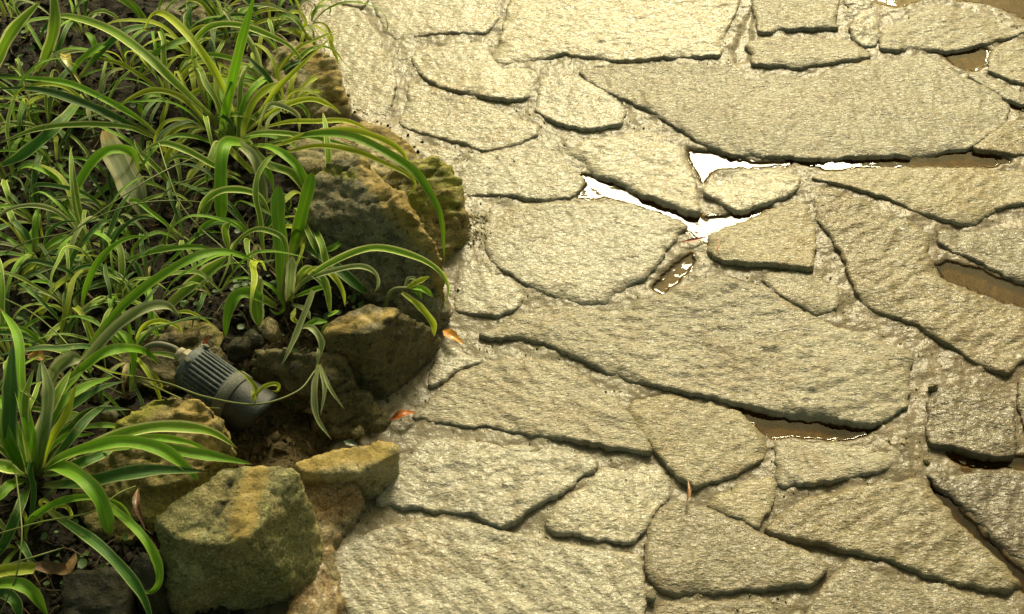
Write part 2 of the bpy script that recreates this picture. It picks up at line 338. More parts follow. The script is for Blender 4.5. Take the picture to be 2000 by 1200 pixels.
def silt_attr(o):
    me = o.data; n = len(me.vertices); c = np.empty(n * 3); me.vertices.foreach_get('co', c); c = c.reshape(-1, 3); val = np.zeros(n)
    for pl, k in PUD:
        if not k: continue
        m = np.where((c[:, 0] > pl[:, 0].min() - .03) & (c[:, 0] < pl[:, 0].max() + .03) & (c[:, 1] > pl[:, 1].min() - .03) & (c[:, 1] < pl[:, 1].max() + .03))[0]
        if len(m) == 0: continue
        d, ins = poly_dist(c[m, 0], c[m, 1], pl); val[m] = np.maximum(val[m], np.clip((np.where(ins, d, -d) + .006) / .008 + .5 * fbm(c[m], 60, 2, 12), 0, 1))
    col = np.zeros((n, 4)); col[:, 0] = val; col[:, 3] = 1
    me.color_attributes.new('silt', 'FLOAT_COLOR', 'POINT').data.foreach_set('color', col.ravel())
path = sheet('path', mortar_z, axis(-3, -.42, .98, 5, .0034, .06), axis(-.5, .82, 2.75, 6, .0034, .06), M_mortar)
silt_attr(path); tag(path, kind='structure', label='wet sandy mortar between the flagstones of the path')
soil = sheet('soil', soil_z, axis(-5, -.98, .05, .3, .0055, .06), axis(-.5, .82, 2.75, 6, .0055, .06), M_soil)
tag(soil, kind='structure', label='dark soil of the planting bed left of the path')
gm = mesh('ground', [(-60, -60, -.16), (60, -60, -.16), (60, 60, -.16), (-60, 60, -.16)], [(0, 1, 2, 3)])
tag(link('ground', gm, M_soil), kind='structure')
def puddle(pl):
    """still water with its edge drawn up a little against whatever it touches"""
    st = .0016; x0, y0 = pl.min(0) - .014; x1, y1 = pl.max(0) + .014
    xs = np.arange(x0, x1, st); ys = np.arange(y0, y1, st); X, Y = np.meshgrid(xs, ys); x, y = X.ravel(), Y.ravel()
    d, ins = poly_dist(x, y, pl); s_ = np.where(ins, d, -d)
    mz = mortar_z(x, y); dep = Z_WATER - mz
    z = Z_WATER + .0013 * np.exp(-np.clip(dep, 0, 1) / .0011) * (dep > -.002) + .00010 * fbm(xyz(x, y), 45, 2, 33)
    ok = (s_ > -.012) & (z > mz - .0012)
    nx = len(xs); i = (np.arange(len(ys) - 1)[:, None] * nx + np.arange(nx - 1)[None]).ravel()
    q = np.stack([i, i + 1, i + 1 + nx, i + nx], 1); q = q[ok[q].all(1)]
    used = np.unique(q); mp = -np.ones(len(x), int); mp[used] = np.arange(len(used))
    me = mesh('puddle', np.stack([x, y, z], 1)[used], mp[q]); tag(link('puddle', me, M_water), kind='structure')
for pl, kk in PUD:
    if kk: puddle(pl)

# ------------------------------------------------------------------ flagstones
def resample(poly, step):
    o = []
    n = len(poly)
    for i in range(n):
        a, b = poly[i], poly[(i + 1) % n]; m = max(1, int(round(np.linalg.norm(b - a) / step)))
        for k in range(m): o.append(a + (b - a) * k / m)
    return np.array(o)
OUT = []
def flagstone(pts, front, back, mi, label, seed, relief=1.0):
    front = front * .56 + .0030; back = max(back, .005) + .0025; zm = (front + back) / 2
    poly = np.array([tuple(P(px, py, zm).xy) for px, py in pts])
    if sum(poly[i - 1][0] * poly[i][1] - poly[i][0] * poly[i - 1][1] for i in range(len(poly))) < 0: poly = poly[::-1]
    b = resample(poly, .0034)
    for _ in range(1): b = (np.roll(b, 1, 0) + 2 * b + np.roll(b, -1, 0)) / 4
    d = np.roll(b, -1, 0) - np.roll(b, 1, 0); n = np.stack([d[:, 1], -d[:, 0]], 1); n /= np.linalg.norm(n, axis=1)[:, None] + 1e-9
    p3 = xyz(b[:, 0], b[:, 1]) + seed
    off = .0030 + .0060 * fbm(p3, 20, 2, 60) + .0048 * fbm(p3, 55, 4, 61, .68)
    b = b + n * off[:, None]
    # interior points
    x0, y0 = b.min(0); x1, y1 = b.max(0); st = .0046
    gx, gy = np.meshgrid(np.arange(x0, x1, st), np.arange(y0, y1, st * .87)); gx = gx + (np.arange(gx.shape[0]) % 2)[:, None] * st / 2
    gx = gx.ravel() + rng.uniform(-1, 1, gx.size) * st * .2; gy = gy.ravel() + rng.uniform(-1, 1, gy.size) * st * .2
    dd, ins = poly_dist(gx, gy, b); k = ins & (dd > .0028); gx, gy, gd = gx[k], gy[k], dd[k]
    # two rings inside the rim give a crisp worn arris
    allv = [Vector(q) for q in b] + [Vector((a, c)) for a, c in zip(gx, gy)]
    nb = len(b)
    res = delaunay_2d_cdt(allv, [], [list(range(nb))], 1, 1e-7)
    v = np.array([tuple(q) for q in res[0]]); f = res[2]
    dd = poly_dist(v[:, 0], v[:, 1], b)[0]
    def top(x, y, dist):
        p = xyz(x, y) + seed * 3.7
        t = (y - y0) / (y1 - y0 + 1e-6); z = front + (back - front) * t
        an = seed * 1.3; q = np.stack([p[:, 0] * math.cos(an) + p[:, 1] * math.sin(an), (p[:, 1] * math.cos(an) - p[:, 0] * math.sin(an)) * 2.4, p[:, 2]], 1)
        r = .0055 * fbm(p, 5, 3, 70) + .0034 * fbm(q, 24, 4, 71, .62) - .0014 * np.abs(fbm(q, 55, 3, 73)) + .0017 * fbm(q, 105, 2, 74)
        # delaminated layers: small steps
        s = fbm(p, 5, 3, 75); r = r + .0010 * np.clip((s - .16) / .03, 0, 1)
        e = np.exp(-dist / .003) * (.0006 + .0016 * fbm(p, 40, 2, 76)) + np.exp(-dist / .009) * .022 * np.clip(fbm(p, 11, 3, 77) - .10, 0, .35) + np.exp(-dist / .022) * .010 * np.clip(fbm(p, 6, 2, 78) - .05, 0, .4)
        return z + r * relief * np.clip(.25 + dist / .02, 0, 1) - e
    z = top(v[:, 0], v[:, 1], dd)
    V = [tuple(q) for q in np.column_stack([v, z])]; F = [tuple(q) for q in f]
    # wall: boundary verts of result = those with original index < nb
    bid = [None] * nb
    for i, orig in enumerate(res[3]):
        for q in orig:
            if q < nb: bid[q] = i
    bid = [q for q in bid if q is not None]; m = len(bid)
    prev = bid
    ce = v[bid]; dn = np.roll(ce, -1, 0) - np.roll(ce, 1, 0); nn = np.stack([dn[:, 1], -dn[:, 0]], 1); nn /= np.linalg.norm(nn, axis=1)[:, None] + 1e-9
    ztop = z[bid]
    for r_, (fr) in enumerate((.25, .55, .8, 1.0)):
        zz = ztop + (-.028 - ztop) * fr
        pp = xyz(ce[:, 0], ce[:, 1], zz * 2) + seed
        o_ = .0022 * fbm(pp, 90, 3, 80 + r_) + .0012 * (r_ == 0)
        ring = ce + nn * (o_ - .0015 * fr)[:, None]
        base = len(V); V += [(a[0], a[1], h) for a, h in zip(ring, zz)]
        cur = list(range(base, base + m))
        for i in range(m):
            j = (i + 1) % m; F.append((prev[i], cur[i], cur[j], prev[j]))
        prev = cur
    OUT.append(b)
    o = link('flagstone', mesh('flagstone', V, F), FM[mi])
    tag(o, label, 'flagstone', 'flagstones set in the garden path'); origin(o)
    return o
# outline in the photograph, height of near edge and of far edge (m), stone kind, label, relief
ST = [
 ([(594, 8), (640, 5), (696, 18), (712, 30), (730, 60), (741, 80), (760, 115), (771, 140), (772, 165), (765, 195), (757, 224), (724, 226), (690, 205), (660, 160), (600, 90), (583, 40)], .013, .008, 2, 'tall rounded flagstone beside the yellow rock at the top of the bed', .7),
 ([(480, -50), (590, -50), (596, -4), (580, 36), (555, 56), (480, 50)], .012, .006, 2, 'flagstone at the top edge mostly hidden behind the plants', .7),
 ([(612, -60), (715, -60), (718, 0), (704, 14), (650, -2), (612, -6)], .012, .006, 0, 'thin strip of flagstone at the top edge between hidden stone and square stone', .7),
 ([(728, -60), (727, 0), (740, 28), (757, 60), (775, 74), (805, 70), (840, 65), (903, 62), (950, 63), (963, 45), (973, 20), (972, 0), (968, -60)], .011, .005, 0, 'smooth pale squarish flagstone at the top edge, left of the brightest stone', .5),
 ([(1003, -80), (998, 0), (990, 30), (980, 70), (961, 115), (980, 124), (1010, 120), (1050, 114), (1106, 101), (1140, 108), (1200, 117), (1300, 110), (1360, 107), (1401, 104), (1412, 92), (1413, 72), (1430, 38), (1443, 0), (1450, -80)], .014, .007, 0, 'broad overexposed flagstone at the top middle, brightest of all', .7),
 ([(1468, -60), (1472, 10), (1478, 40), (1484, 61), (1524, 54), (1580, 51), (1634, 52), (1633, 20), (1637, 0), (1640, -60)], .020, .008, 1, 'small square flagstone at the top edge with a straight dark lower side', .8),
 ([(1457, 84), (1471, 105), (1471, 122), (1510, 126), (1555, 130), (1601, 121), (1650, 117), (1700, 108), (1685, 91), (1657, 77), (1615, 70), (1524, 72), (1489, 74)], .016, .006, 1, 'low boat-shaped flagstone just above the great oval slab', .8),
 ([(1668, 35), (1690, 28), (1712, 40), (1718, 70), (1708, 86), (1688, 86), (1670, 75), (1660, 55)], .010, .010, 0, 'small knobbly round flagstone between the boat-shaped stone and the brown pool', 1.4),
 ([(1648, -50), (1700, -50), (1702, 6), (1684, 14), (1652, 4)], .010, .006, 0, 'tiny flagstone at the top edge beside the brown pool', .8),
 ([(1722, 95), (1724, 70), (1745, 35), (1775, 16), (1830, 8), (1880, 12), (1930, 24), (1970, 38), (2010, 55), (1965, 74), (1916, 85), (1850, 98), (1800, 93), (1755, 97)], .015, .004, 1, 'fan-shaped flagstone at the top right, its far side under brown water', .9),
 ([(1130, 140), (1200, 127), (1300, 122), (1400, 126), (1470, 140), (1555, 146), (1640, 136), (1715, 112), (1800, 107), (1830, 115), (1860, 135), (1885, 150), (1930, 175), (1960, 195), (1972, 210), (1960, 240), (1930, 262), (1890, 285), (1820, 299), (1700, 303), (1600, 306), (1500, 304), (1430, 300), (1390, 288), (1345, 262), (1310, 240), (1270, 215), (1235, 200), (1180, 172), (1150, 155)], .013, .006, 1, 'great oval slab across the upper right, widest stone of the path', .9),
 ([(1935, 100), (1960, 85), (2060, 78), (2060, 170), (2000, 160), (1960, 148), (1932, 138)], .016, .006, 1, 'flagstone cut by the right edge, directly below the fan-shaped stone', .9),
 ([(1885, 140), (1920, 146), (1975, 168), (2060, 190), (2060, 208), (1990, 200), (1960, 188), (1925, 168)], .010, .006, 1, 'narrow sliver of flagstone along the right end of the great oval slab', .9),
 ([(1905, 288), (1925, 268), (1965, 242), (2060, 222), (2060, 300), (2000, 300), (1950, 296)], .015, .006, 3, 'flagstone cut by the right edge, below the right tip of the great oval slab', .9),
 ([(1590, 344), (1640, 334), (1690, 327), (1760, 326), (1895, 327), (1960, 332), (2060, 334), (2060, 385), (1985, 395), (1945, 402), (1925, 420), (1893, 434), (1842, 426), (1790, 410), (1735, 384), (1685, 369), (1636, 352)], .022, .006, 1, 'long pointed flagstone at the right edge under the thin white water line', .9),
 ([(806, 112), (820, 96), (880, 84), (948, 80), (960, 114), (985, 130), (1030, 135), (1052, 150), (1045, 170), (1030, 190), (1005, 194), (960, 190), (900, 178), (860, 165), (830, 150), (815, 135)], .019, .004, 0, 'pale flagstone with ragged lower edge below the smooth squarish stone', .6),
 ([(795, 160), (840, 168), (900, 190), (960, 205), (1010, 232), (1050, 245), (1050, 262), (1020, 275), (985, 285), (955, 290), (920, 285), (880, 272), (840, 262), (785, 245), (783, 235), (800, 195)], .010, .004, 2, 'wedge-shaped flagstone just right of the tan border boulder', .6),
 ([(1060, 152), (1085, 144), (1125, 149), (1180, 178), (1220, 203), (1222, 218), (1205, 240), (1150, 251), (1110, 243), (1075, 232), (1050, 215), (1052, 185)], .015, .005, 0, 'small rounded flagstone at the left tip of the great oval slab', .9),
 ([(1100, 292), (1145, 272), (1200, 262), (1250, 250), (1290, 250), (1310, 264), (1340, 305), (1353, 345), (1362, 412), (1340, 412), (1300, 392), (1260, 375), (1200, 350), (1160, 335), (1140, 315)], .023, .004, 0, 'triangular flagstone with thick dark lower edge above the white puddle', .8),
 ([(900, 318), (940, 302), (1000, 290), (1040, 290), (1080, 297), (1110, 325), (1138, 350), (1132, 370), (1112, 384), (1050, 388), (1020, 383), (980, 377), (940, 378), (905, 380), (895, 350)], .010, .004, 2, 'flat flagstone right of the mossy border rock, left of the white puddle', .7),
 ([(832, 285), (860, 282), (905, 296), (885, 308), (850, 308)], .008, .004, 2, 'tiny chip of flagstone behind the mossy border rock', .7),
 ([(962, 400), (1000, 397), (1070, 395), (1130, 394), (1180, 390), (1230, 398), (1290, 415), (1342, 439), (1325, 455), (1305, 472), (1290, 500), (1268, 535), (1230, 552), (1200, 575), (1180, 590), (1115, 588), (1085, 578), (1040, 560), (1000, 535), (960, 505), (948, 480), (950, 440)], .020, .006, 2, 'large smooth hexagonal flagstone in the middle, left of the white puddle', .6),
 ([(903, 525), (925, 507), (955, 507), (990, 532), (1015, 560), (1028, 578), (1005, 600), (975, 615), (940, 612), (893, 608), (892, 580)], .013, .006, 2, 'small flagstone at the lower left corner of the smooth hexagonal one', .8),
 ([(1392, 340), (1440, 332), (1500, 328), (1556, 335), (1563, 345), (1553, 368), (1510, 390), (1460, 408), (1440, 412), (1405, 392), (1378, 372)], .016, .005, 0, 'small half-moon flagstone under the great oval slab between two water films', .9),
 ([(1395, 457), (1440, 434), (1500, 408), (1550, 390), (1576, 397), (1588, 420), (1590, 470), (1588, 522), (1540, 518), (1480, 512), (1410, 508), (1388, 490), (1388, 470)], .026, .006, 1, 'raised flagstone with a thick front edge, right of the small red leaf', .9),
 ([(1485, 545), (1500, 532), (1550, 532), (1600, 540), (1633, 562), (1638, 600), (1610, 612), (1588, 612), (1560, 595), (1520, 570)], .014, .005, 1, 'small wedge of flagstone below the raised stone with thick edge', .9),
 ([(1584, 368), (1600, 362), (1660, 378), (1720, 402), (1790, 432), (1812, 455), (1812, 490), (1828, 532), (1880, 562), (1930, 592), (1965, 604), (2000, 614), (2012, 690), (1965, 728), (1900, 700), (1850, 670), (1790, 630), (1735, 612), (1695, 598), (1672, 558), (1652, 508), (1630, 468), (1600, 420)], .018, .006, 3, 'very large rough flagstone at the right, left of the narrow brown puddle', 1.1),
 ([(1835, 450), (1880, 447), (1940, 442), (1990, 448), (2060, 452), (2060, 560), (2000, 552), (1960, 530), (1900, 500), (1865, 485), (1838, 470)], .018, .006, 3, 'flagstone at the right edge directly above the narrow brown puddle', 1.0),
 ([(965, 640), (1000, 615), (1060, 598), (1120, 600), (1180, 608), (1230, 590), (1290, 575), (1340, 555), (1400, 535), (1470, 550), (1530, 584), (1580, 614), (1640, 642), (1700, 658), (1750, 682), (1778, 692), (1775, 740), (1768, 790), (1740, 815), (1705, 828), (1650, 820), (1600, 812), (1550, 808), (1490, 795), (1420, 780), (1350, 765), (1280, 750), (1220, 735), (1160, 710), (1110, 685), (1070, 668), (1010, 655), (940, 650)], .022, .006, 1, 'long chiselled slab running diagonally across the centre above the brown puddle', 1.35),
 ([(850, 680), (880, 674), (925, 687), (940, 700), (910, 712), (885, 728), (860, 745), (840, 755), (843, 715)], .013, .005, 2, 'tiny triangular flagstone just below the orange fallen leaf', .7),
 ([(835, 790), (860, 760), (900, 725), (945, 706), (1010, 700), (1080, 703), (1130, 722), (1170, 748), (1205, 785), (1240, 832), (1272, 880), (1250, 880), (1190, 870), (1130, 858), (1070, 848), (980, 835), (900, 825), (810, 812)], .023, .005, 1, 'long pointed flagstone whose left tip meets the curled rust leaf', 1.1),
 ([(1228, 790), (1260, 778), (1310, 771), (1380, 782), (1440, 806), (1478, 835), (1498, 862), (1496, 885), (1470, 905), (1420, 930), (1360, 950), (1330, 935), (1295, 895), (1260, 850), (1238, 815)], .018, .005, 1, 'rounded flagstone just left of the brown puddle in the middle', 1.0),
 ([(1517, 858), (1560, 864), (1620, 866), (1680, 862), (1730, 850), (1772, 843), (1773, 860), (1755, 890), (1730, 912), (1690, 920), (1650, 935), (1600, 940), (1522, 945), (1518, 900)], .019, .005, 1, 'flagstone directly below the brown puddle in the middle', .9),
 ([(800, 892), (830, 860), (880, 857), (960, 864), (1040, 872), (1110, 879), (1150, 888), (1165, 900), (1160, 915), (1125, 930), (1110, 950), (1060, 975), (1020, 1005), (980, 1028), (950, 1015), (920, 1000), (890, 998), (820, 990), (738, 980), (760, 945)], .022, .006, 2, 'large flagstone with a pointed lower tip, right of the flat yellow border rock', 1.15),
 ([(1168, 918), (1200, 904), (1260, 902), (1298, 907), (1308, 935), (1306, 965), (1275, 995), (1265, 1020), (1235, 1058), (1180, 1050), (1120, 1040), (1085, 1040), (1066, 1025), (1072, 1005), (1112, 972), (1142, 947)], .020, .006, 2, 'medium flagstone left of the brown twig, above the bottom row', .9),
 ([(1380, 982), (1420, 957), (1470, 934), (1508, 930), (1516, 946), (1508, 985), (1490, 1010), (1478, 1028), (1440, 1010)], .018, .006, 1, 'small triangular flagstone between twig and the large tilted slab', .9),
 ([(1268, 1030), (1290, 994), (1320, 980), (1370, 986), (1430, 1016), (1480, 1040), (1540, 1064), (1590, 1088), (1612, 1105), (1605, 1125), (1570, 1140), (1500, 1148), (1420, 1152), (1340, 1155), (1290, 1150), (1262, 1130), (1264, 1080)], .018, .006, 3, 'tapering flagstone with a small dark pit, below the brown twig', .9),
 ([(670, 1068), (720, 1044), (790, 1018), (840, 1012), (900, 1018), (960, 1034), (1010, 1044), (1070, 1056), (1120, 1068), (1200, 1078), (1246, 1080), (1250, 1110), (1254, 1160), (1258, 1260), (1240, 1330), (740, 1330), (700, 1220), (672, 1180), (658, 1130), (655, 1090)], .016, .008, 2, 'biggest flagstone of the bottom row, right of the wet rusty border rock', 1.0),
 ([(1495, 1030), (1530, 1002), (1580, 974), (1640, 956), (1700, 950), (1760, 942), (1798, 932), (1825, 965), (1865, 1013), (1915, 1068), (1965, 1112), (1995, 1140), (1960, 1148), (1910, 1145), (1850, 1130), (1780, 1110), (1720, 1085), (1660, 1070), (1590, 1055), (1530, 1048)], .020, .006, 3, 'large tilted slab at the lower right, left of the long brown seam', 1.1),
 ([(1575, 1200), (1602, 1162), (1628, 1125), (1660, 1092), (1720, 1108), (1790, 1132), (1850, 1150), (1920, 1170), (1990, 1172), (2060, 1205), (2060, 1330), (1550, 1330)], .014, .006, 3, 'rough flagstone cut by the bottom edge at the lower right', 1.0),
 ([(1820, 765), (1860, 750), (1900, 754), (1950, 764), (1973, 777), (1978, 810), (1983, 860), (1978, 888), (1920, 885), (1860, 870), (1822, 865), (1815, 830), (1815, 790)], .026, .010, 4, 'darker brown squarish flagstone near the right edge', .9),
 ([(1812, 924), (1870, 922), (1940, 924), (2060, 927), (2060, 1140), (2022, 1122), (1965, 1072), (1905, 1004), (1862, 966), (1832, 945)], .012, .008, 4, 'brown wet flagstone at the right edge beyond the long brown seam', 1.0),
 ([(1992, 742), (2060, 728), (2060, 830), (2008, 828), (1994, 790)], .016, .012, 3, 'small pitted flagstone peeking in beside the darker squarish one', 1.3),
 ([(1282, 1200), (1294, 1176), (1350, 1178), (1430, 1174), (1495, 1172), (1512, 1194), (1520, 1330), (1296, 1330)], .014, .006, 3, 'flagstone cut by the bottom edge under the tapering stone with a pit', .9),
]
for k, (pts, fz, bz, mi, lab, rel) in enumerate(ST):
    flagstone(pts, fz, bz, mi, lab, k + 1.0, rel)

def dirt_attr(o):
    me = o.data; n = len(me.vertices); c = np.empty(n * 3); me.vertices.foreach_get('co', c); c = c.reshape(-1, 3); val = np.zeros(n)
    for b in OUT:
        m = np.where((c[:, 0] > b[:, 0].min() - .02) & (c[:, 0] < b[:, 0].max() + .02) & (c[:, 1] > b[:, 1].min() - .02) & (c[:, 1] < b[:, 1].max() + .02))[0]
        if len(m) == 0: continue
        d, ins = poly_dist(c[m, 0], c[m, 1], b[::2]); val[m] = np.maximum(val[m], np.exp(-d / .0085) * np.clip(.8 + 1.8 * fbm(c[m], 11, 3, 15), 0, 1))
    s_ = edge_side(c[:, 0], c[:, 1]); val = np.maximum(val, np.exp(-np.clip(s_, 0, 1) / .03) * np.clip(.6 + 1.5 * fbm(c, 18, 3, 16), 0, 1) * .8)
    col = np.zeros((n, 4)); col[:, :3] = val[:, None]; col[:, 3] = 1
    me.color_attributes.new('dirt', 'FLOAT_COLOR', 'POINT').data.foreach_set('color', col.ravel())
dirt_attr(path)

# ------------------------------------------------------------------ border rocks
def rock(name, pieces, mat, label, cat='rock', voxel=.0050, smooth=2, amp=1.0, seed=0, group='rocks edging the planting bed', depth=-.05, stain_light=(), groove=()):
    bm = bmesh.new()
    for pc in pieces:
        vs = []
        for q in pc:
            p = P(*q[:3]); vs.append(bm.verts.new(p))
            if len(q) < 4: vs.append(bm.verts.new((p.x, p.y, min(depth, p.z - .02))))
        r = bmesh.ops.convex_hull(bm, input=vs)
        kill = [e for e in r['geom_interior'] + r['geom_unused'] if isinstance(e, bmesh.types.BMVert)]
        bmesh.ops.delete(bm, geom=list(set(kill)), context='VERTS')
    me = bpy.data.meshes.new(name); bm.to_mesh(me); bm.free()
    o = bpy.data.objects.new('tmp', me); COL.objects.link(o)
    m = o.modifiers.new('r', 'REMESH'); m.mode = 'VOXEL'; m.voxel_size = voxel
    s = o.modifiers.new('s', 'SMOOTH'); s.iterations = smooth; s.factor = .5
    dg = bpy.context.evaluated_depsgraph_get(); me2 = bpy.data.meshes.new_from_object(o.evaluated_get(dg)); bpy.data.objects.remove(o)
    n = len(me2.vertices); c = np.empty(n * 3); me2.vertices.foreach_get('co', c); c = c.reshape(-1, 3)
    nn = np.empty(n * 3); me2.vertices.foreach_get('normal', nn); nn = nn.reshape(-1, 3)
    q = c + seed * 5.1; q2 = q * np.array([1, 1, 2.2])
    a = .016 * fbm(q, 9, 3, 90) + .008 * fbm(q2, 26, 4, 91, .6) + .003 * fbm(q, 90, 3, 92)
    dn = np.array([math.sin(seed * 2.1), math.cos(seed * 1.7), .9 + .5 * math.sin(seed)]); dn /= np.linalg.norm(dn)
    u_ = (c @ dn) * 34 + 1.8 * fbm(q, 9, 3, 99); fr_ = u_ - np.floor(u_); a = a + .0050 * np.minimum(fr_ / .85, (1 - fr_) / .15) - .0025
    cr = np.abs(fbm(q2, 8, 3, 93)); a = a - .008 * np.exp(-cr / .025)
    st = fbm(q, 7, 2, 95); a = a + .006 * np.clip((st - .05) / .03, 0, 1)
    def seg(sg):
        A_, B_ = np.array(P(*sg[0])), np.array(P(*sg[1])); dv = B_ - A_; t = np.clip(((c - A_) @ dv) / (dv @ dv), 0, 1)
        return np.linalg.norm(c - A_ - t[:, None] * dv, axis=1) + .010 * fbm(q, 40, 3, 97)
    colr = np.zeros((n, 4)); colr[:, 3] = 1
    for sg in stain_light:
        ch = sg[3] if len(sg) > 3 else 0; colr[:, ch] = np.maximum(colr[:, ch], np.clip((sg[2] - seg(sg)) / (sg[2] * .5) + .2 * fbm(q, 60, 3, 98), 0, 1))
    for sg in groove:
        d_ = seg(sg); g_ = np.exp(-np.clip(d_, 0, 1) / sg[2]); a = a - .009 * g_ / amp; colr[:, 1] = np.maximum(colr[:, 1], np.clip(g_ * 1.5 - .35, 0, .9))
    c = c + nn * (a * amp)[:, None]
    ca = me2.color_attributes.new('stain_light', 'FLOAT_COLOR', 'POINT'); ca.data.foreach_set('color', colr.ravel())
    me2.vertices.foreach_set('co', c.ravel()); me2.update(); me2.name = name
    o = link(name, me2, mat); tag(o, label, cat, group); origin(o); return o
F = False
rock('border_rock', [[(302, 1012, .15), (345, 975, .16), (400, 938, .17), (440, 908, .175), (560, 908, .17), (588, 925, .16), (614, 992, .115), (540, 990, .158), (482, 1056, .155), (390, 1060, .15), (335, 1052, .148), (612, 1110, .04), (560, 1130, .07), (585, 1180, .0, 0), (345, 1230, 0, 0)]],
     MR['olive'], 'big squared olive boulder with flat lit top at the bottom of the bed', amp=.5, seed=1, smooth=1, stain_light=[((500, 930, .165), (470, 1040, .155), .022)], groove=[((462, 922, .17), (440, 960, .165), .004), ((435, 980, .165), (405, 1035, .155), .005)])
rock('border_rock', [[(205, 850, .10), (240, 815, .12), (300, 775, .14), (335, 764, .145), (390, 774, .14), (435, 815, .12), (462, 868, .09), (450, 905, .07), (330, 960, .085), (240, 960, .08)],
                     [(140, 900, .075), (240, 850, .10), (335, 945, .085), (342, 970, .075), (330, 1010, .05), (250, 1060, .04), (170, 1040, .04)]],
     MR['mossy'], 'yellow mossy rock below the ribbed spotlight with leaves lying over it', amp=.8, seed=2, stain_light=[((300, 780, .13), (240, 840, .1), .035, 2), ((380, 800, .13), (400, 870, .09), .03)])
rock('border_rock', [[(118, 1120, .07), (150, 1108, .075), (240, 1106, .075), (262, 1150, .06), (255, 1260, .04), (130, 1260, .04)]],
     MR['dark'], 'low dark green rock at the bottom left corner', amp=.6, seed=3)
rock('border_rock', [[(248, 1095, .10), (270, 1070, .11), (300, 1075, .11), (322, 1110, .10), (310, 1170, .08), (260, 1160, .07)]],
     MR['dark'], 'small dark rock wedged against the big squared boulder', amp=.6, seed=4)
rock('border_rock', [[(572, 905, .075), (620, 885, .08), (690, 868, .075), (745, 862, .07), (780, 868, .065), (776, 884, .065), (735, 905, .065), (690, 924, .07), (590, 926, .075), (740, 980, .0, 0), (700, 965, .01, 0)]],
     MR['tan'], 'flat-topped yellow rock with dark triangular side beside the pointed flagstone', amp=.4, seed=5, smooth=1, stain_light=[((600, 895, .078), (740, 875, .07), .03)])
rock('border_rock', [[(590, 934, .055), (640, 928, .055), (690, 935, .05), (704, 975, .03), (690, 1020, .012), (650, 1070, .01), (600, 1080, .02), (585, 1000, .05)]],
     MR['rust'], 'rusty orange rock tucked under the flat-topped yellow rock', amp=.6, seed=6)
rock('border_rock', [[(600, 1080, .02), (640, 1070, .02), (658, 1120, .016), (668, 1180, .012), (680, 1260, .01), (560, 1260, .03), (575, 1150, .03)]],
     MR['rust'], 'wet cream and rust rock at the bottom edge beside the biggest flagstone', amp=.9, seed=7, smooth=3)
rock('border_rock', [[(628, 645, .13), (655, 615, .135), (720, 592, .13), (775, 602, .13), (770, 618, .13), (715, 655, .125), (640, 660, .12), (700, 690, .085), (860, 650, .04), (835, 700, .02), (760, 785, .0, 0), (640, 760, .04), (800, 640, .09)]],
     MR['brown'], 'dark brown wedge rock with a lit flat ledge, right of the spotlight', amp=.6, seed=8, smooth=1, stain_light=[((640, 645, .13), (760, 612, .13), .014)])  # band along the ledge paints its lit look into the colour
rock('border_rock', [[(487, 705, .085), (505, 684, .095), (550, 682, .10), (610, 690, .105), (680, 700, .09), (690, 740, .07), (655, 770, .06), (560, 765, .06), (500, 730, .065)],
                     [(600, 760, .06), (690, 740, .07), (752, 812, .02), (745, 850, .01), (660, 848, .02), (600, 830, .02)]],
     MR['brown'], 'rough brown mossy rock directly right of the spotlight hood', amp=1.0, seed=9)
rock('border_rock', [[(608, 345, .16), (640, 312, .18), (695, 300, .185), (732, 322, .18), (760, 372, .175), (805, 420, .165), (848, 470, .14), (868, 520, .11), (876, 590, .05), (850, 640, .02), (780, 620, .04), (700, 560, .06), (640, 470, .09), (610, 420, .13)]],
     MR['grey'], 'tall grey boulder with an ochre ridge in the middle of the border', amp=.9, seed=10, smooth=1, stain_light=[((715, 325, .18), (765, 385, .175), .024), ((765, 385, .175), (850, 480, .14), .032), ((850, 480, .14), (872, 570, .07), .02), ((640, 330, .17), (690, 340, .18), .012, 2)], groove=[((618, 405, .15), (680, 420, .16), .006), ((680, 420, .16), (720, 470, .14), .004)])
rock('border_rock', [[(740, 345, .10), (800, 318, .11), (840, 306, .11), (885, 322, .10), (902, 352, .085), (900, 400, .07), (912, 460, .015), (905, 490, .0, 0), (868, 530, .0, 0), (790, 420, .06)]],
     MR['mossy'], 'yellow-green mossy rock right behind the tall grey boulder', amp=.9, seed=11, smooth=2, stain_light=[((820, 320, .11), (880, 350, .09), .035, 2), ((800, 390, .08), (880, 400, .07), .02, 2)])
rock('border_rock', [[(560, 285, .08), (610, 255, .09), (680, 240, .09), (745, 243, .08), (790, 268, .07), (830, 305, .05), (800, 340, .05), (700, 340, .07), (590, 330, .07)]],
     MR['tan'], 'low tan rock behind the tall grey boulder, leaves arching over it', amp=.7, seed=12, stain_light=[((680, 250, .09), (800, 285, .06), .03)])
rock('border_rock', [[(520, 110, .08), (560, 78, .10), (605, 76, .10), (640, 115, .09), (668, 160, .07), (678, 212, .04), (640, 238, .03), (570, 215, .05), (530, 170, .06)]],
     MR['tan'], 'layered yellow-brown rock near the top behind the plants', amp=.9, seed=13, stain_light=[((600, 90, .1), (660, 190, .06), .025)])
rock('border_rock', [[(300, 20, .08), (330, -20, .09), (400, -10, .09), (405, 40, .08), (360, 65, .06), (310, 60, .06)]],
     MR['grey'], 'small grey rock at the top edge among the leaves', amp=.6, seed=14)
rock('border_rock', [[(395, 110, .04), (440, 90, .05), (520, 130, .05), (540, 220, .04), (470, 260, .03), (410, 200, .03)]],
     MR['brown'], 'dark rock almost hidden under the upper clump of leaves', amp=.6, seed=15)
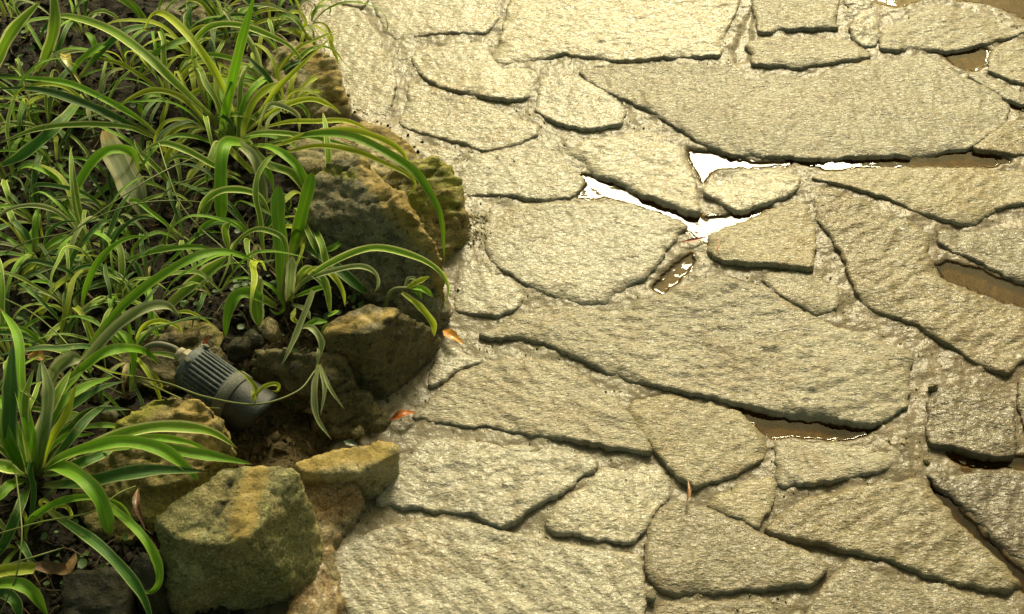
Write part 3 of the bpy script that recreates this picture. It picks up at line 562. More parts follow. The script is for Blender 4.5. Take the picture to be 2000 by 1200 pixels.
rock('border_rock', [[(640, 500, .05), (720, 480, .06), (790, 545, .05), (800, 620, .04), (720, 640, .03), (650, 580, .04)]],
     MR['dark'], 'dark rock in the hollow under the tall grey boulder', amp=.8, seed=16)
rock('border_rock', [[(230, 690, .05), (280, 660, .06), (360, 650, .06), (420, 655, .05), (430, 700, .04), (330, 760, .035), (240, 750, .035)]],
     MR['brown'], 'low brown rock behind the cable gland of the spotlight', amp=.8, seed=17)
rock('border_rock', [[(330, 635, .05), (400, 625, .055), (440, 650, .05), (430, 690, .045), (350, 690, .045)]],
     MR['mossy'], 'flat ochre rock under the small orange leaf tip', amp=.6, seed=18)
# pebbles
def pebble(px, py, z, r, mat, label, seed):
    bm = bmesh.new(); bmesh.ops.create_icosphere(bm, subdivisions=4, radius=r)
    c = np.array([tuple(v.co) for v in bm.verts]); rr = 1 + .35 * fbm(c / r + seed * 3, .9, 2, 5) + .08 * fbm(c / r + seed, 3, 3, 6)
    for v, k in zip(bm.verts, rr): v.co = Vector((v.co.x * k, v.co.y * k * .85, v.co.z * k * .75))
    me = bpy.data.meshes.new('pebble'); bm.to_mesh(me); bm.free(); o = link('pebble', me, mat); o.location = P(px, py, z)
    o.rotation_euler = (seed, 0, seed * 2); tag(o, label, 'pebble', 'loose pebbles'); return o
pebble(527, 645, .055, .020, MR['tan'], 'tan angular pebble beside the striped hanging leaf', 1)
pebble(470, 682, .05, .022, MR['dark'], 'dark pebble above the spotlight body', 2)
pebble(498, 665, .05, .017, MR['dark'], 'smaller dark pebble left of the tan one', 3)
pebble(415, 740, .04, .016, MR['dark'], 'dark pebble hidden behind the spotlight', 4)
pebble(440, 508, .05, .009, MR['rust'], 'small orange pebble in the soil under the long arching leaf', 5)
pebble(210, 808, .06, .016, MR['grey'], 'grey pebble behind the yellow mossy rock', 6)
pebble(1810, 900, .006, .006, MR['tan'], 'small tan pebble on mortar left of the right-edge water film', 7)
pebble(1822, 757, .012, .008, MR['tan'], 'rounded pebble at the corner of the darker squarish flagstone', 8)
pebble(1272, 1168, .010, .007, MR['grey'], 'grey pebble in the joint at the bottom edge', 9)
pebble(700, 845, .03, .010, MR['brown'], 'brown pebble at the foot of the rough brown rock', 10)

# ------------------------------------------------------------------ soil crumbs (nobody could count them)
def crumbs(n, region, rmin, rmax, zfn, mat, name, label, seed, cover=None):
    r_ = np.random.default_rng(seed); V = []; Fc = []
    ico = bmesh.new(); bmesh.ops.create_icosphere(ico, subdivisions=1, radius=1); iv = np.array([tuple(v.co) for v in ico.verts]); fi = [tuple(v.index for v in f.verts) for f in ico.faces]; ico.free()
    x0, x1, y0, y1 = region; px = r_.uniform(x0, x1, n); py = r_.uniform(y0, y1, n)
    pos = np.array([tuple(P(a, b, .02)) for a, b in zip(px, py)]); s = edge_side(pos[:, 0], pos[:, 1])
    keep = (s < -.02) if cover is None else cover(s, pos); pos = pos[keep]; z = zfn(pos[:, 0], pos[:, 1])
    for p, zz in zip(pos, z):
        rr = rmin + (rmax - rmin) * r_.random() ** 3; q = iv * (1 + .35 * r_.standard_normal((len(iv), 1))) * rr * r_.uniform(.6, 1.2, 3)
        b = len(V); V += [tuple(k) for k in q + np.array([p[0], p[1], zz + rr * .2])]; Fc += [tuple(b + i for i in f) for f in fi]
    o = link(name, mesh(name, V, Fc), mat, smooth=False); tag(o, label, kind='stuff', cat='debris')
    return o
crumbs(9000, (-150, 880, -120, 1300), .0015, .011, soil_z, M_soil, 'soil_crumbs', 'dark crumbs and small clods lying on the soil of the bed', 5)
crumbs(2200, (-150, 800, -50, 1250), .0015, .007, soil_z, MR['brown'], 'grit', 'fine brown grit scattered over the bed', 6)
crumbs(1500, (800, 960, 380, 520), .001, .003, mortar_z, MR['tan'], 'sand_grains', 'coarse sand grains in the hollow beside the mossy border rock', 8,
       cover=lambda s, p: (s > 0) & (((p[:, 0] - P(920, 455).x) ** 2 + (p[:, 1] - P(920, 455).y) ** 2) < .0018))
near = lambda s, p: (s > -.03) & (s < .075) & (rng.random(len(s)) < np.exp(-np.clip(s, 0, 1) / .022))
crumbs(3200, (560, 1010, -60, 1240), .0008, .0036, mortar_z, M_soil, 'spilled_soil', 'dark soil crumbs spilled from the bed onto the path edge', 11, cover=near)
crumbs(1600, (560, 1100, -60, 1240), .0008, .0030, mortar_z, MR['tan'], 'loose_sand', 'pale sand grains along the foot of the border rocks', 12, cover=lambda s, p: (s > -.03) & (s < .1) & (rng.random(len(s)) < np.exp(-np.clip(s, 0, 1) / .03)))
crumbs(5200, (800, 2050, -40, 1240), .0006, .0022, lambda x, y: mortar_z(x, y), MR['olive'], 'joint_grit', 'fine grit lying in the mortar joints', 13, cover=lambda s, p: s > .02)
# rootlets and dead stalks
def tube(pts, r, n=6, taper=1.0):
    V = []; Fc = []; m = len(pts)
    for i, p in enumerate(pts):
        t = (pts[min(i + 1, m - 1)] - pts[max(i - 1, 0)]).normalized(); a = t.cross(Vector((.3, .2, .93))).normalized(); b = t.cross(a)
        rr = r * (1 + (taper - 1) * i / (m - 1))
        for k in range(n): V.append(p + (a * math.cos(2 * math.pi * k / n) + b * math.sin(2 * math.pi * k / n)) * rr)
    for i in range(m - 1):
        for k in range(n): Fc.append((i * n + k, i * n + (k + 1) % n, (i + 1) * n + (k + 1) % n, (i + 1) * n + k))
    Fc.append(tuple(range(n))[::-1]); Fc.append(tuple((m - 1) * n + k for k in range(n))); return V, Fc
def spline(ctrl, n):
    c = [Vector(q) for q in ctrl]; c = [c[0] * 2 - c[1]] + c + [c[-1] * 2 - c[-2]]; out = []; m = len(c) - 3
    for i in range(n + 1):
        t = i / n * m; k = min(int(t), m - 1); u = t - k; p0, p1, p2, p3 = c[k:k + 4]
        out.append(.5 * ((2 * p1) + (p2 - p0) * u + (2 * p0 - 5 * p1 + 4 * p2 - p3) * u * u + (3 * p1 - p0 - 3 * p2 + p3) * u ** 3))
    return out
V = []; Fc = []
for k in range(420):
    p = P(random.uniform(-60, 740), random.uniform(-60, 1220), .03)
    if edge_side(np.array([p.x]), np.array([p.y]))[0] > -.03: continue
    z = soil_z(np.array([p.x]), np.array([p.y]))[0]; a = random.uniform(0, 6.28); q = Vector((p.x, p.y, z + .006)); pts = []
    for i in range(7):
        pts.append(q.copy()); a += random.uniform(-.5, .5); q = q + Vector((math.cos(a), math.sin(a), random.uniform(-.25, .3))) * random.uniform(.005, .012)
    v, f = tube(pts, random.uniform(.0004, .0011), 4); b = len(V); V += v; Fc += [tuple(b + i for i in q) for q in f]
M_straw = plain('dry_straw', (.17, .11, .045), .7, 60, .5)
tag(link('rootlets', mesh('rootlets', V, Fc), M_straw), 'dry rootlets and straw littering the bed', 'debris', kind='stuff')

# ------------------------------------------------------------------ leaves
CAMP = Vector((0, 0, CAM_H))
def leaf_mesh(ctrl, width, fold=.25, twist=0.0, face=.5, tip=.30, base=.45, n=30, wave=.0):
    c = spline(ctrl, n); V = []; Fc = []; UV = []; K = 6
    ns = random.uniform(0, 50)
    N = None
    for i, p in enumerate(c):
        t = (c[min(i + 1, n)] - c[max(i - 1, 0)]).normalized(); s = i / n
        want = (Vector((0, 0, 1)) * (1 - face) + (CAMP - p).normalized() * face)
        Nn = want - t * want.dot(t)
        if Nn.length < 1e-4: Nn = N or Vector((0, 0, 1))
        Nn.normalize()
        if N is not None: Nn = (N - t * N.dot(t)).normalized() * .55 + Nn * .45; Nn.normalize()
        N = Nn; tw = twist * s + wave * math.sin(s * 9 + ns); sd_ = t.cross(N).normalized(); up = N
        sd2 = sd_ * math.cos(tw) + up * math.sin(tw); up2 = up * math.cos(tw) - sd_ * math.sin(tw)
        wv = (base + (1 - base) * min(1, s / .35) ** .8) * (min(1, (1 - s) / tip) ** .75 if s < 1 else 0) * width / 2
        wv = max(wv * (1 + .06 * math.sin(s * 23 + ns)), .0003)
        for k in range(K + 1):
            u = k / K * 2 - 1
            rip = .035 * wv * math.sin(s * 31 + ns * 2 + (3 if u > 0 else 0)) * abs(u) ** 2
            V.append(p + sd2 * (u * wv) + up2 * (abs(u) ** 1.3 * wv * fold * 2 + rip)); UV.append((k / K, s))
    for i in range(n):
        for k in range(K):
            a = i * (K + 1) + k; Fc.append((a, a + 1, a + K + 2, a + K + 1))
    me = mesh('leaf', V, Fc); uvl = me.uv_layers.new(name='UVMap')
    for lp in me.loops: uvl.data[lp.index].uv = UV[lp.vertex_index]
    return me
def leaf(parent, ctrl, width, mat='var', name='leaf', **kw):
    return link(name, leaf_mesh(ctrl, width, **kw), ML[mat] if isinstance(mat, str) else mat, parent)
def pxleaf(parent, pts, wpx, mat='var', **kw):
    """pts: (px, py, z) of the leaf's midline"""
    c = [P(*q) for q in pts]; return leaf(parent, c, wpx * .00070, mat, **kw)
def plant(px, py, z, label, group='striped leafy plants in the bed'):
    o = empty('spider_plant', P(px, py, z)); tag(o, label, 'plant', group); return o
def arc_leaf(parent, az, length, lift, droop, width, mat, spread=.01, **kw):
    b = parent.location + Vector((math.cos(az), math.sin(az), 0)) * spread; pts = [b]; n = 6; el = lift; p = b.copy()
    a = az
    for i in range(n):
        d = Vector((math.cos(a) * math.cos(el), math.sin(a) * math.cos(el), math.sin(el))); p = p + d * length / n
        if p.z < .03: p.z = .03 + random.uniform(0, .01)
        pts.append(p.copy()); el -= droop / n * (1 + i * .25); a += random.gauss(0, .16); el += random.gauss(0, .10)
    return leaf(parent, pts, width, mat, face=.25, wave=random.uniform(0, .3), fold=random.uniform(.12, .3), **kw)
def clump(px, py, z, n, label, ln=(.10, .20), wd=(.006, .013), mats=('var', 'green', 'lime', 'dark', 'pale'), wts=(5, 3, 1, 3, 1), bias=None, group='striped leafy plants in the bed'):
    o = plant(px, py, z, label, group)
    for k in range(n):
        az = (k / n * 6.283 + random.uniform(-1.1, 1.1)) if bias is None else random.gauss(bias, .8)
        arc_leaf(o, az, random.uniform(*ln), random.uniform(.35, 1.4), random.uniform(1.0, 3.2), random.uniform(*wd), random.choices(mats, wts)[0], tip=random.uniform(.25, .6), twist=random.uniform(-.8, .8))
    for k in range(random.randint(1, 3)): arc_leaf(o, random.uniform(0, 6.28), random.uniform(.06, .13), random.uniform(.1, .5), random.uniform(1.5, 2.6), random.uniform(.003, .007), M_dry, twist=2.0)
    return o
def runner(parent, pts, r=.0016, name='runner'):
    c = spline([P(*q) for q in pts], 40); v, f = tube(c, r, 7, .8); me = mesh(name, v, f); uvl = me.uv_layers.new(name='UVMap')
    for lp in me.loops: uvl.data[lp.index].uv = (.5, .6)
    return link(name, me, ML['stem'], parent)

M_dry = plain('dry_blade', (.26, .18, .07), .7, 50, .5, .001, c2=(.34, .27, .13))
# -- the upper plant whose leaves arch over the rocks
A = plant(455, 285, .05, 'largest leafy plant of the bed, its leaves arching over the border rocks')
hero = [
 ([(432, 272, .05), (445, 200, .12), (470, 90, .22), (500, -20, .30)], 24, 'green', dict(face=.7, base=.7)),
 ([(465, 250, .05), (430, 160, .15), (380, 85, .2), (330, 35, .2), (300, 30, .18), (280, 62, .14)], 20, 'lime', {}),
 ([(430, 245, .05), (350, 170, .16), (280, 105, .2), (210, 58, .18), (130, 33, .14), (85, 42, .09)], 24, 'var', {}),
 ([(416, 262, .05), (378, 212, .12), (343, 186, .14), (297, 178, .14), (252, 196, .11), (215, 228, .06)], 16, 'lime', {}),
 ([(490, 245, .06), (542, 175, .14), (595, 122, .18), (658, 63, .19)], 15, 'lime', dict(tip=.6)),
 ([(460, 275, .06), (500, 262, .12), (560, 262, .16), (640, 275, .15), (700, 290, .11)], 14, 'var', {}),
 ([(510, 285, .06), (545, 285, .14), (605, 264, .18), (682, 257, .20), (745, 273, .18), (787, 300, .15), (797, 330, .12)], 18, 'lime', {}),
 ([(520, 300, .06), (560, 298, .13), (622, 286, .17), (692, 296, .18), (745, 317, .16), (797, 343, .15), (811, 366, .13), (788, 390, .115)], 14, 'lime', dict(tip=.5)),
 ([(500, 290, .06), (560, 272, .15), (640, 262, .20), (710, 276, .22), (797, 326, .20), (836, 372, .17), (862, 430, .13), (868, 515, .05)], 20, 'green', {}),
 ([(400, 200, .06), (378, 100, .15), (400, 60, .19), (440, 48, .2), (490, 56, .2), (560, 87, .17), (595, 124, .14)], 17, 'var', {}),
 ([(300, 265, .06), (245, 241, .11), (196, 217, .14), (140, 195, .15), (70, 176, .14), (-20, 174, .1)], 22, 'dark', {}),
 ([(305, 262, .06), (266, 230, .11), (210, 198, .14), (140, 166, .15), (70, 155, .14), (-20, 153, .1)], 17, 'green', {}),
 ([(300, 270, .06), (245, 249, .11), (157, 244, .13), (70, 254, .11), (-10, 284, .07)], 16, 'var', {}),
 ([(500, 288, .06), (465, 280, .13), (440, 282, .16), (432, 320, .15), (432, 400, .10), (433, 455, .06)], 30, 'green', dict(face=.7, tip=.18)),
 ([(455, 270, .06), (470, 285, .13), (498, 312, .14), (514, 380, .10), (514, 440, .06)], 24, 'pale', dict(face=.7)),
 ([(470, 345, .05), (425, 328, .11), (367, 296, .14), (315, 281, .14), (272, 302, .10)], 17, 'var', {}),
 ([(268, 345, .05), (260, 300, .10), (217, 294, .12), (182, 317, .11), (147, 371, .08), (112, 428, .04)], 24, 'green', {}),
 ([(568, 508, .05), (582, 450, .11), (600, 380, .17), (611, 335, .20)], 28, 'green', dict(face=.8, tip=.15, base=.5)),
 ([(550, 585, .06), (550, 500, .12), (543, 420, .17), (544, 360, .20)], 31, 'green', dict(face=.8, tip=.14, base=.5)),
 ([(480, 270, .06), (520, 320, .13), (570, 340, .13), (600, 380, .10), (600, 420, .06)], 22, 'var', {}),
 ([(480, 285, .06), (530, 290, .15), (575, 320, .15), (600, 365, .12), (620, 430, .08)], 20, 'green', {}),
 ([(500, 270, .06), (520, 215, .14), (540, 205, .16), (580, 225, .14), (585, 260, .10)], 14, 'pale', {}),
 ([(480, 260, .06), (540, 215, .13), (600, 195, .15), (640, 205, .13), (668, 225, .09)], 15, 'lime', {}),
 ([(500, 255, .06), (560, 240, .12), (620, 238, .14), (680, 238, .12), (730, 260, .10)], 14, 'lime', {}),
]
for pts, wpx, mt, kw in hero: pxleaf(A, pts, wpx, mt, **kw)
for k in range(16): arc_leaf(A, random.uniform(0, 6.28), random.uniform(.12, .22), random.uniform(.7, 1.3), random.uniform(1.2, 2.2), random.uniform(.009, .016), random.choice(['var', 'green', 'lime']), .02)
# -- far-left broad blades at the top
TL = plant(60, 150, .05, 'plant with two broad upright blades at the top left corner')
for pts, wpx, mt, kw in [
 ([(-30, 190, .05), (0, 108, .12), (30, 55, .17), (82, 0, .2)], 30, 'var', dict(face=.7)),
 ([(72, 145, .05), (95, 100, .11), (108, 40, .17), (100, -40, .22)], 30, 'var', dict(face=.7)),
 ([(170, 180, .05), (120, 240, .11), (50, 300, .09), (-10, 330, .05)], 30, 'dark', {}),
 ([(150, 160, .05), (200, 100, .12), (250, 60, .14), (310, 50, .1)], 20, 'dark', {}),
 ([(140, 165, .05), (150, 130, .11), (190, 95, .13), (240, 75, .12)], 18, 'green', {})]: pxleaf(TL, pts, wpx, mt, **kw)
# -- the centre plant in front of the boulders
B = plant(562, 590, .06, 'bright plant below the tall boulder, one leaf arching towards the path')
for pts, wpx, mt, kw in [
 ([(562, 587, .06), (600, 545, .12), (640, 518, .15), (700, 491, .18), (750, 486, .18), (820, 506, .15), (859, 532, .12), (875, 562, .08), (871, 596, .05)], 17, 'var', dict(tip=.45)),
 ([(568, 580, .06), (600, 548, .12), (649, 530, .14), (700, 521, .15), (730, 532, .13), (739, 556, .10), (730, 574, .08)], 13, 'pale', dict(tip=.4)),
 ([(572, 560, .06), (595, 530, .12), (615, 535, .13), (637, 560, .12), (646, 620, .07)], 21, 'var', dict(face=.7)),
 ([(568, 575, .06), (600, 532, .13), (630, 527, .13), (655, 545, .12), (670, 572, .1), (674, 600, .07)], 12, 'lime', {}),
 ([(540, 600, .06), (505, 581, .11), (481, 572, .12), (458, 582, .12), (444, 620, .10), (440, 662, .07)], 25, 'green', dict(face=.7)),
 ([(503, 545, .12), (501, 590, .10), (506, 638, .07)], 29, 'var', dict(face=.8, base=.8, tip=.2)),
 ([(551, 586, .06), (559, 515, .12), (556, 472, .15), (535, 455, .16), (499, 449, .16), (466, 470, .14), (452, 500, .12), (457, 538, .09)], 13, 'var', dict(tip=.5)),
 ([(565, 588, .06), (568, 540, .12), (572, 500, .15)], 22, 'pale', dict(face=.8, tip=.2, base=.8)),
 ([(566, 585, .06), (600, 572, .10), (630, 562, .11), (650, 562, .11)], 12, 'green', {}),
 ([(575, 470, .05), (610, 490, .1), (640, 510, .1), (700, 560, .08), (722, 572, .05)], 24, 'dark', {}),
 ([(590, 410, .08), (625, 470, .12), (640, 520, .10), (668, 558, .07)], 16, 'var', {}),
 ([(585, 400, .08), (600, 450, .12), (625, 500, .10), (640, 540, .07)], 14, 'var', {}),
 ([(570, 595, .06), (595, 605, .08), (606, 625, .06)], 12, 'pale', {}),
 ([(690, 492, .05), (670, 475, .10), (650, 485, .11), (600, 505, .08)], 13, 'green', {})]: pxleaf(B, pts, wpx, mt, **kw)
# -- long leaves crossing the middle
C_ = plant(150, 730, .05, 'plant sending a very long straight leaf diagonally across the middle of the bed')
for pts, wpx, mt, kw in [
 ([(130, 760, .05), (190, 660, .11), (245, 594, .15), (315, 540, .18), (385, 502, .19), (445, 492, .17), (500, 510, .13)], 20, 'green', {}),
 ([(115, 775, .05), (170, 704, .12), (227, 640, .16), (280, 605, .18), (325, 598, .17), (352, 620, .14)], 24, 'pale', {}),
 ([(329, 598, .06), (371, 560, .08), (410, 527, .10), (447, 500, .12)], 28, 'var', dict(face=.7, base=.6)),
 ([(230, 520, .05), (275, 500, .1), (330, 487, .13), (390, 484, .12), (440, 495, .09)], 13, 'green', {}),
 ([(84, 775, .05), (112, 720, .12), (140, 702, .14), (160, 700, .13)], 30, 'pale', dict(face=.7)),
 ([(100, 760, .05), (150, 730, .12), (200, 692, .15), (245, 682, .14), (285, 690, .1), (312, 712, .08)], 22, 'green', {}),
 ([(255, 765, .07), (262, 700, .10), (248, 660, .12), (215, 635, .12)], 14, 'green', {}),
 ([(262, 675, .07), (280, 640, .11), (310, 628, .12), (345, 638, .1), (358, 655, .08)], 12, 'lime', dict(tip=.5)),
 ([(340, 610, .11), (375, 612, .11), (425, 640, .08)], 9, 'lime', dict(tip=.6)),
 ([(262, 720, .07), (255, 690, .1), (230, 655, .12), (197, 645, .11), (182, 660, .1)], 11, 'green', dict(tip=.5)),
 ([(385, 435, .05), (400, 395, .11), (440, 372, .13), (500, 380, .12), (530, 420, .08)], 17, 'var', {}),
 ([(395, 430, .08), (410, 390, .1), (422, 365, .12)], 18, 'var', dict(face=.7)),
 ([(447, 490, .06), (440, 450, .1), (450, 435, .11)], 17, 'var', dict(face=.7))]: pxleaf(C_, pts, wpx, mt, **kw)
# -- bottom left big plant
Fp = plant(60, 925, .05, 'large plant at lower left with wide leaves lying over the mossy rock')
for pts, wpx, mt, kw in [
 ([(70, 930, .06), (150, 885, .16), (227, 853, .20), (297, 836, .21), (367, 836, .20), (420, 848, .17), (464, 876, .14)], 23, 'var', {}),
 ([(80, 925, .06), (150, 882, .15), (227, 862, .18), (300, 856, .18), (370, 866, .16), (416, 888, .13)], 15, 'green', {}),
 ([(75, 930, .06), (120, 895, .15), (190, 872, .20), (255, 864, .21), (320, 882, .20), (365, 915, .18), (390, 942, .16)], 25, 'green', {}),
 ([(200, 880, .14), (270, 870, .18), (336, 880, .19), (420, 893, .18), (494, 907, .17)], 22, 'green', dict(base=.6)),
 ([(85, 950, .06), (130, 948, .13), (182, 942, .17), (245, 927, .19), (315, 919, .19), (410, 922, .17)], 27, 'dark', {}),
 ([(80, 920, .06), (112, 912, .14), (157, 932, .18), (196, 976, .17), (217, 1050, .13)], 28, 'green', dict(tip=.12, face=.7)),
 ([(90, 995, .06), (130, 1022, .12), (192, 1065, .15), (245, 1118, .14), (280, 1168, .12), (300, 1225, .09)], 20, 'dark', {}),
 ([(180, 960, .08), (213, 988, .14), (273, 1041, .16), (306, 1095, .14), (311, 1137, .12), (294, 1157, .10), (270, 1150, .09)], 17, 'green', dict(tip=.5)),
 ([(70, 930, .06), (62, 860, .14), (40, 760, .18), (35, 660, .2), (0, 602, .18)], 22, 'green', dict(face=.7)),
 ([(40, 930, .06), (20, 860, .13), (20, 770, .18), (25, 665, .22)], 30, 'dark', dict(face=.8, base=.7)),
 ([(50, 930, .06), (10, 850, .14), (-20, 770, .16)], 26, 'green', dict(face=.7)),
 ([(75, 930, .06), (90, 850, .15), (120, 790, .18), (170, 755, .17), (225, 735, .13)], 18, 'green', {}),
 ([(78, 930, .06), (100, 860, .14), (130, 810, .17), (150, 745, .2)], 17, 'lime', {}),
 ([(72, 930, .06), (85, 850, .15), (95, 770, .2), (82, 705, .22)], 24, 'pale', dict(face=.8)),
 ([(66, 925, .06), (80, 840, .15), (108, 780, .19), (140, 720, .2)], 22, 'var', {}),
 ([(60, 920, .06), (52, 850, .14), (50, 780, .18), (66, 720, .2)], 15, 'var', {}),
 ([(80, 930, .06), (130, 870, .14), (170, 820, .15), (215, 785, .12)], 18, 'dark', {}),
 ([(85, 930, .06), (110, 925, .12), (160, 905, .15), (210, 880, .14), (250, 830, .13)], 22, 'dark', {}),
 ([(60, 940, .06), (20, 950, .12), (-20, 990, .12)], 22, 'green', {}),
 ([(60, 940, .06), (40, 990, .11), (10, 1060, .08), (-20, 1100, .05)], 20, 'dark', {}),
 ([(55, 935, .06), (15, 915, .13), (-20, 905, .12)], 26, 'var', {})]: pxleaf(Fp, pts, wpx, mt, **kw)
for k in range(14): arc_leaf(Fp, random.uniform(.2, 2.8), random.uniform(.12, .22), random.uniform(.9, 1.4), random.uniform(.9, 1.9), random.uniform(.008, .015), random.choice(['var', 'green', 'dark']), .02)
# -- curly yellow offshoots at bottom left
cu = plant(90, 1000, .05, 'little curly yellow-green offshoot below the large lower left plant')
for pts in ([(92, 1010, .06), (80, 985, .1), (85, 978, .11), (98, 985, .11), (104, 1000, .1)], [(104, 1003, .07), (115, 990, .1), (132, 992, .11), (140, 1010, .09), (128, 1015, .08)], [(52, 1030, .06), (62, 1010, .1), (78, 1008, .1), (80, 1022, .09), (60, 1035, .07)], [(50, 1035, .06), (50, 1010, .1), (35, 996, .1), (16, 1010, .08)]):
    pxleaf(cu, pts, 8, 'lime', tip=.5)
bl = plant(-20, 1130, .05, 'plant leaf with a dead brown tip at the bottom left edge')
M_dead = plain('dead_leaf', (.16, .085, .035), .75, 40, .6, .002, c2=(.24, .14, .05))
pxleaf(bl, [(-40, 1125, .08), (20, 1115, .11), (75, 1110, .11)], 24, 'lime', base=.9, tip=.1)
leaf(bl, [P(68, 1110, .112), P(105, 1108, .112), P(135, 1112, .10), P(148, 1080, .09)], .016, M_dead, name='dead_tip', base=.9, wave=.6)
pxleaf(bl, [(-30, 1150, .06), (20, 1140, .12), (60, 1155, .12), (95, 1205, .08)], 24, 'green')
pxleaf(bl, [(-30, 1190, .06), (0, 1160, .1), (30, 1175, .1), (40, 1215, .08)], 22, 'dark')
# -- plantlets
c3 = plant(590, 645, .08, 'leggy pale plantlet leaning over the brown rocks, its stem pointing down')
for pts, wpx, mt, kw in [
 ([(612, 568, .14), (600, 600, .13), (578, 655, .11), (562, 690, .10), (549, 715, .09)], 13, 'pale', dict(base=.9, tip=.5)),
 ([(588, 640, .11), (610, 642, .13), (628, 670, .12), (622, 705, .10)], 14, 'pale', {}),
 ([(590, 640, .11), (615, 630, .13), (640, 628, .12)], 13, 'green', {}),
 ([(585, 632, .11), (572, 622, .12), (578, 600, .12)], 10, 'lime', {}),
 ([(640, 630, .12), (632, 645, .11), (625, 668, .10)], 8, 'green', {}),
 ([(640, 618, .12), (652, 612, .12), (662, 606, .11)], 8, 'green', {})]: pxleaf(c3, pts, wpx, mt, **kw)
d = plant(622, 712, .12, 'withering plantlet hanging from a runner right of the spotlight')
for pts, wpx in (([(622, 712, .12), (614, 760, .11), (619, 815, .09), (648, 860, .075)], 14), ([(624, 714, .12), (634, 760, .11), (626, 812, .09)], 9), ([(625, 712, .12), (645, 760, .11), (673, 800, .09)], 8), ([(620, 712, .12), (622, 690, .13), (620, 680, .13)], 7)):
    pxleaf(d, pts, wpx, 'pale', tip=.5)
runner(d, [(262, 735, .10), (330, 750, .12), (400, 775, .125), (500, 790, .13), (580, 765, .125), (615, 725, .12)])
d2 = plant(500, 787, .13, 'tiny plantlet rooting on the runner across the spotlight')
for pts in ([(498, 785, .13), (505, 765, .14), (525, 752, .15), (543, 752, .15), (542, 764, .14), (530, 763, .14)], [(498, 785, .13), (500, 760, .14), (480, 735, .15), (462, 722, .15)], [(499, 786, .13), (495, 772, .14), (492, 760, .14)]):
    pxleaf(d2, pts, 9, 'lime', tip=.5)
e = plant(768, 562, .12, 'cut plantlet lying on the boulder at the edge of the path')
for pts, wpx, mt in (([(795, 562, .12), (815, 552, .13), (840, 540, .14)], 13, 'lime'), ([(800, 562, .12), (825, 565, .13), (846, 580, .11)], 13, 'green'), ([(800, 565, .12), (815, 572, .12), (824, 585, .11)], 10, 'green'),
                     ([(785, 572, .12), (818, 598, .11), (845, 632, .08), (848, 658, .06)], 15, 'lime'), ([(790, 562, .12), (797, 545, .13), (810, 545, .13), (812, 555, .13)], 7, 'pale')):
    pxleaf(e, pts, wpx, mt)
runner(e, [(752, 600, .10), (758, 580, .12), (770, 565, .13), (795, 563, .13)], .0032, 'stalk')
# -- the medium clumps filling the bed
CL = [
 (75, 430, .04, 12, 'small plant with crossing blades at the left edge, above the striped one'),
 (75, 500, .04, 13, 'dense small plant left of the middle with thin arching leaves'),
 (170, 470, .04, 16, 'dense striped plant in the left middle of the bed'),
 (195, 520, .05, 14, 'striped plant with pale flower-like centre in the left middle'),
 (25, 560, .04, 12, 'tangled plant cut by the left edge at mid height'),
 (230, 590, .04, 11, 'plant with thin drooping leaves left of the long diagonal leaf'),
 (150, 620, .04, 10, 'half hidden plant behind the very long straight leaf'),
 (20, 350, .04, 10, 'plant at the left edge under the long horizontal leaves'),
 (130, 560, .05, 8, 'small plant with a broad pale drooping leaf'),
 (90, 250, .04, 10, 'plant in the shade left of the pale dead leaf'),
 (330, 190, .04, 14, 'yellow-green plant behind the largest one'),
 (385, 110, .04, 14, 'bushy pale plant at the top between the rocks'),
 (300, 60, .04, 10, 'plant at the top edge left of the small grey rock'),
 (450, 80, .05, 13, 'plant with pale striped leaves at the top edge beside the path'),
 (530, 60, .06, 12, 'lime plant leaning over the yellow-brown rock at the top'),
 (520, 165, .06, 12, 'short-leaved plant in front of the layered rock'),
 (560, 215, .06, 10, 'small lime plant between layered rock and tan boulder'),
 (410, 250, .05, 12, 'low plant tangled in the left side of the largest one'),
 (350, 380, .04, 6, 'thin wiry plant in the dark soil below the largest one'),
 (500, 470, .05, 10, 'small plant with grassy leaves behind the bright centre plant'),
 (520, 520, .05, 8, 'pale plantlet left of the bright centre plant'),
 (620, 460, .06, 9, 'narrow leaved plant pressed against the tall boulder'),
 (160, 60, .04, 9, 'dark plant at the top left behind the broad upright blades'),
 (20, 30, .04, 9, 'plant filling the very top left corner'),
 (20, 250, .04, 9, 'plant at the left edge above mid height with shaded leaves'),
 (250, 700, .06, 9, 'small plant beside the cable of the spotlight'),
 (20, 700, .05, 10, 'shaded plant at the left edge above the large lower left one'),
 (10, 830, .05, 9, 'plant cut by the left edge beside the large lower left one'),
 (40, 1060, .04, 7, 'sparse plant under the curly offshoots'),
]
for i_ in range(len(CL)): CL[i_] = (*CL[i_][:3], max(4, int(CL[i_][3] * .85)), CL[i_][4])
CL += [(600, 45, .07, 8, 'lime tuft leaning over the path at the top of the bed'), (250, 130, .04, 8, 'thin tuft right of the yellow withered blade'), (190, 225, .04, 8, 'thin tuft just above the pale wilted leaf'),
 (300, 340, .04, 8, 'thin tuft right of the pale wilted leaf'), (225, 430, .04, 8, 'thin tuft just below the pale wilted leaf'), (110, 320, .04, 9, 'thin tuft left of the pale wilted leaf'), (360, 470, .04, 7, 'loose tuft in the open soil at the centre of the bed'),
 (430, 20, .05, 8, 'pale tuft at the top edge of the bed behind the small grey rock'), (60, 200, .04, 9, 'low tuft under the two broad upright blades'), (290, 560, .04, 6, 'low tuft beneath the very long diagonal leaf'), (110, 690, .05, 8, 'low tuft above the large lower left plant'), (420, 570, .05, 5, 'sparse tuft beside the striped hanging leaf')]
THIN = 12
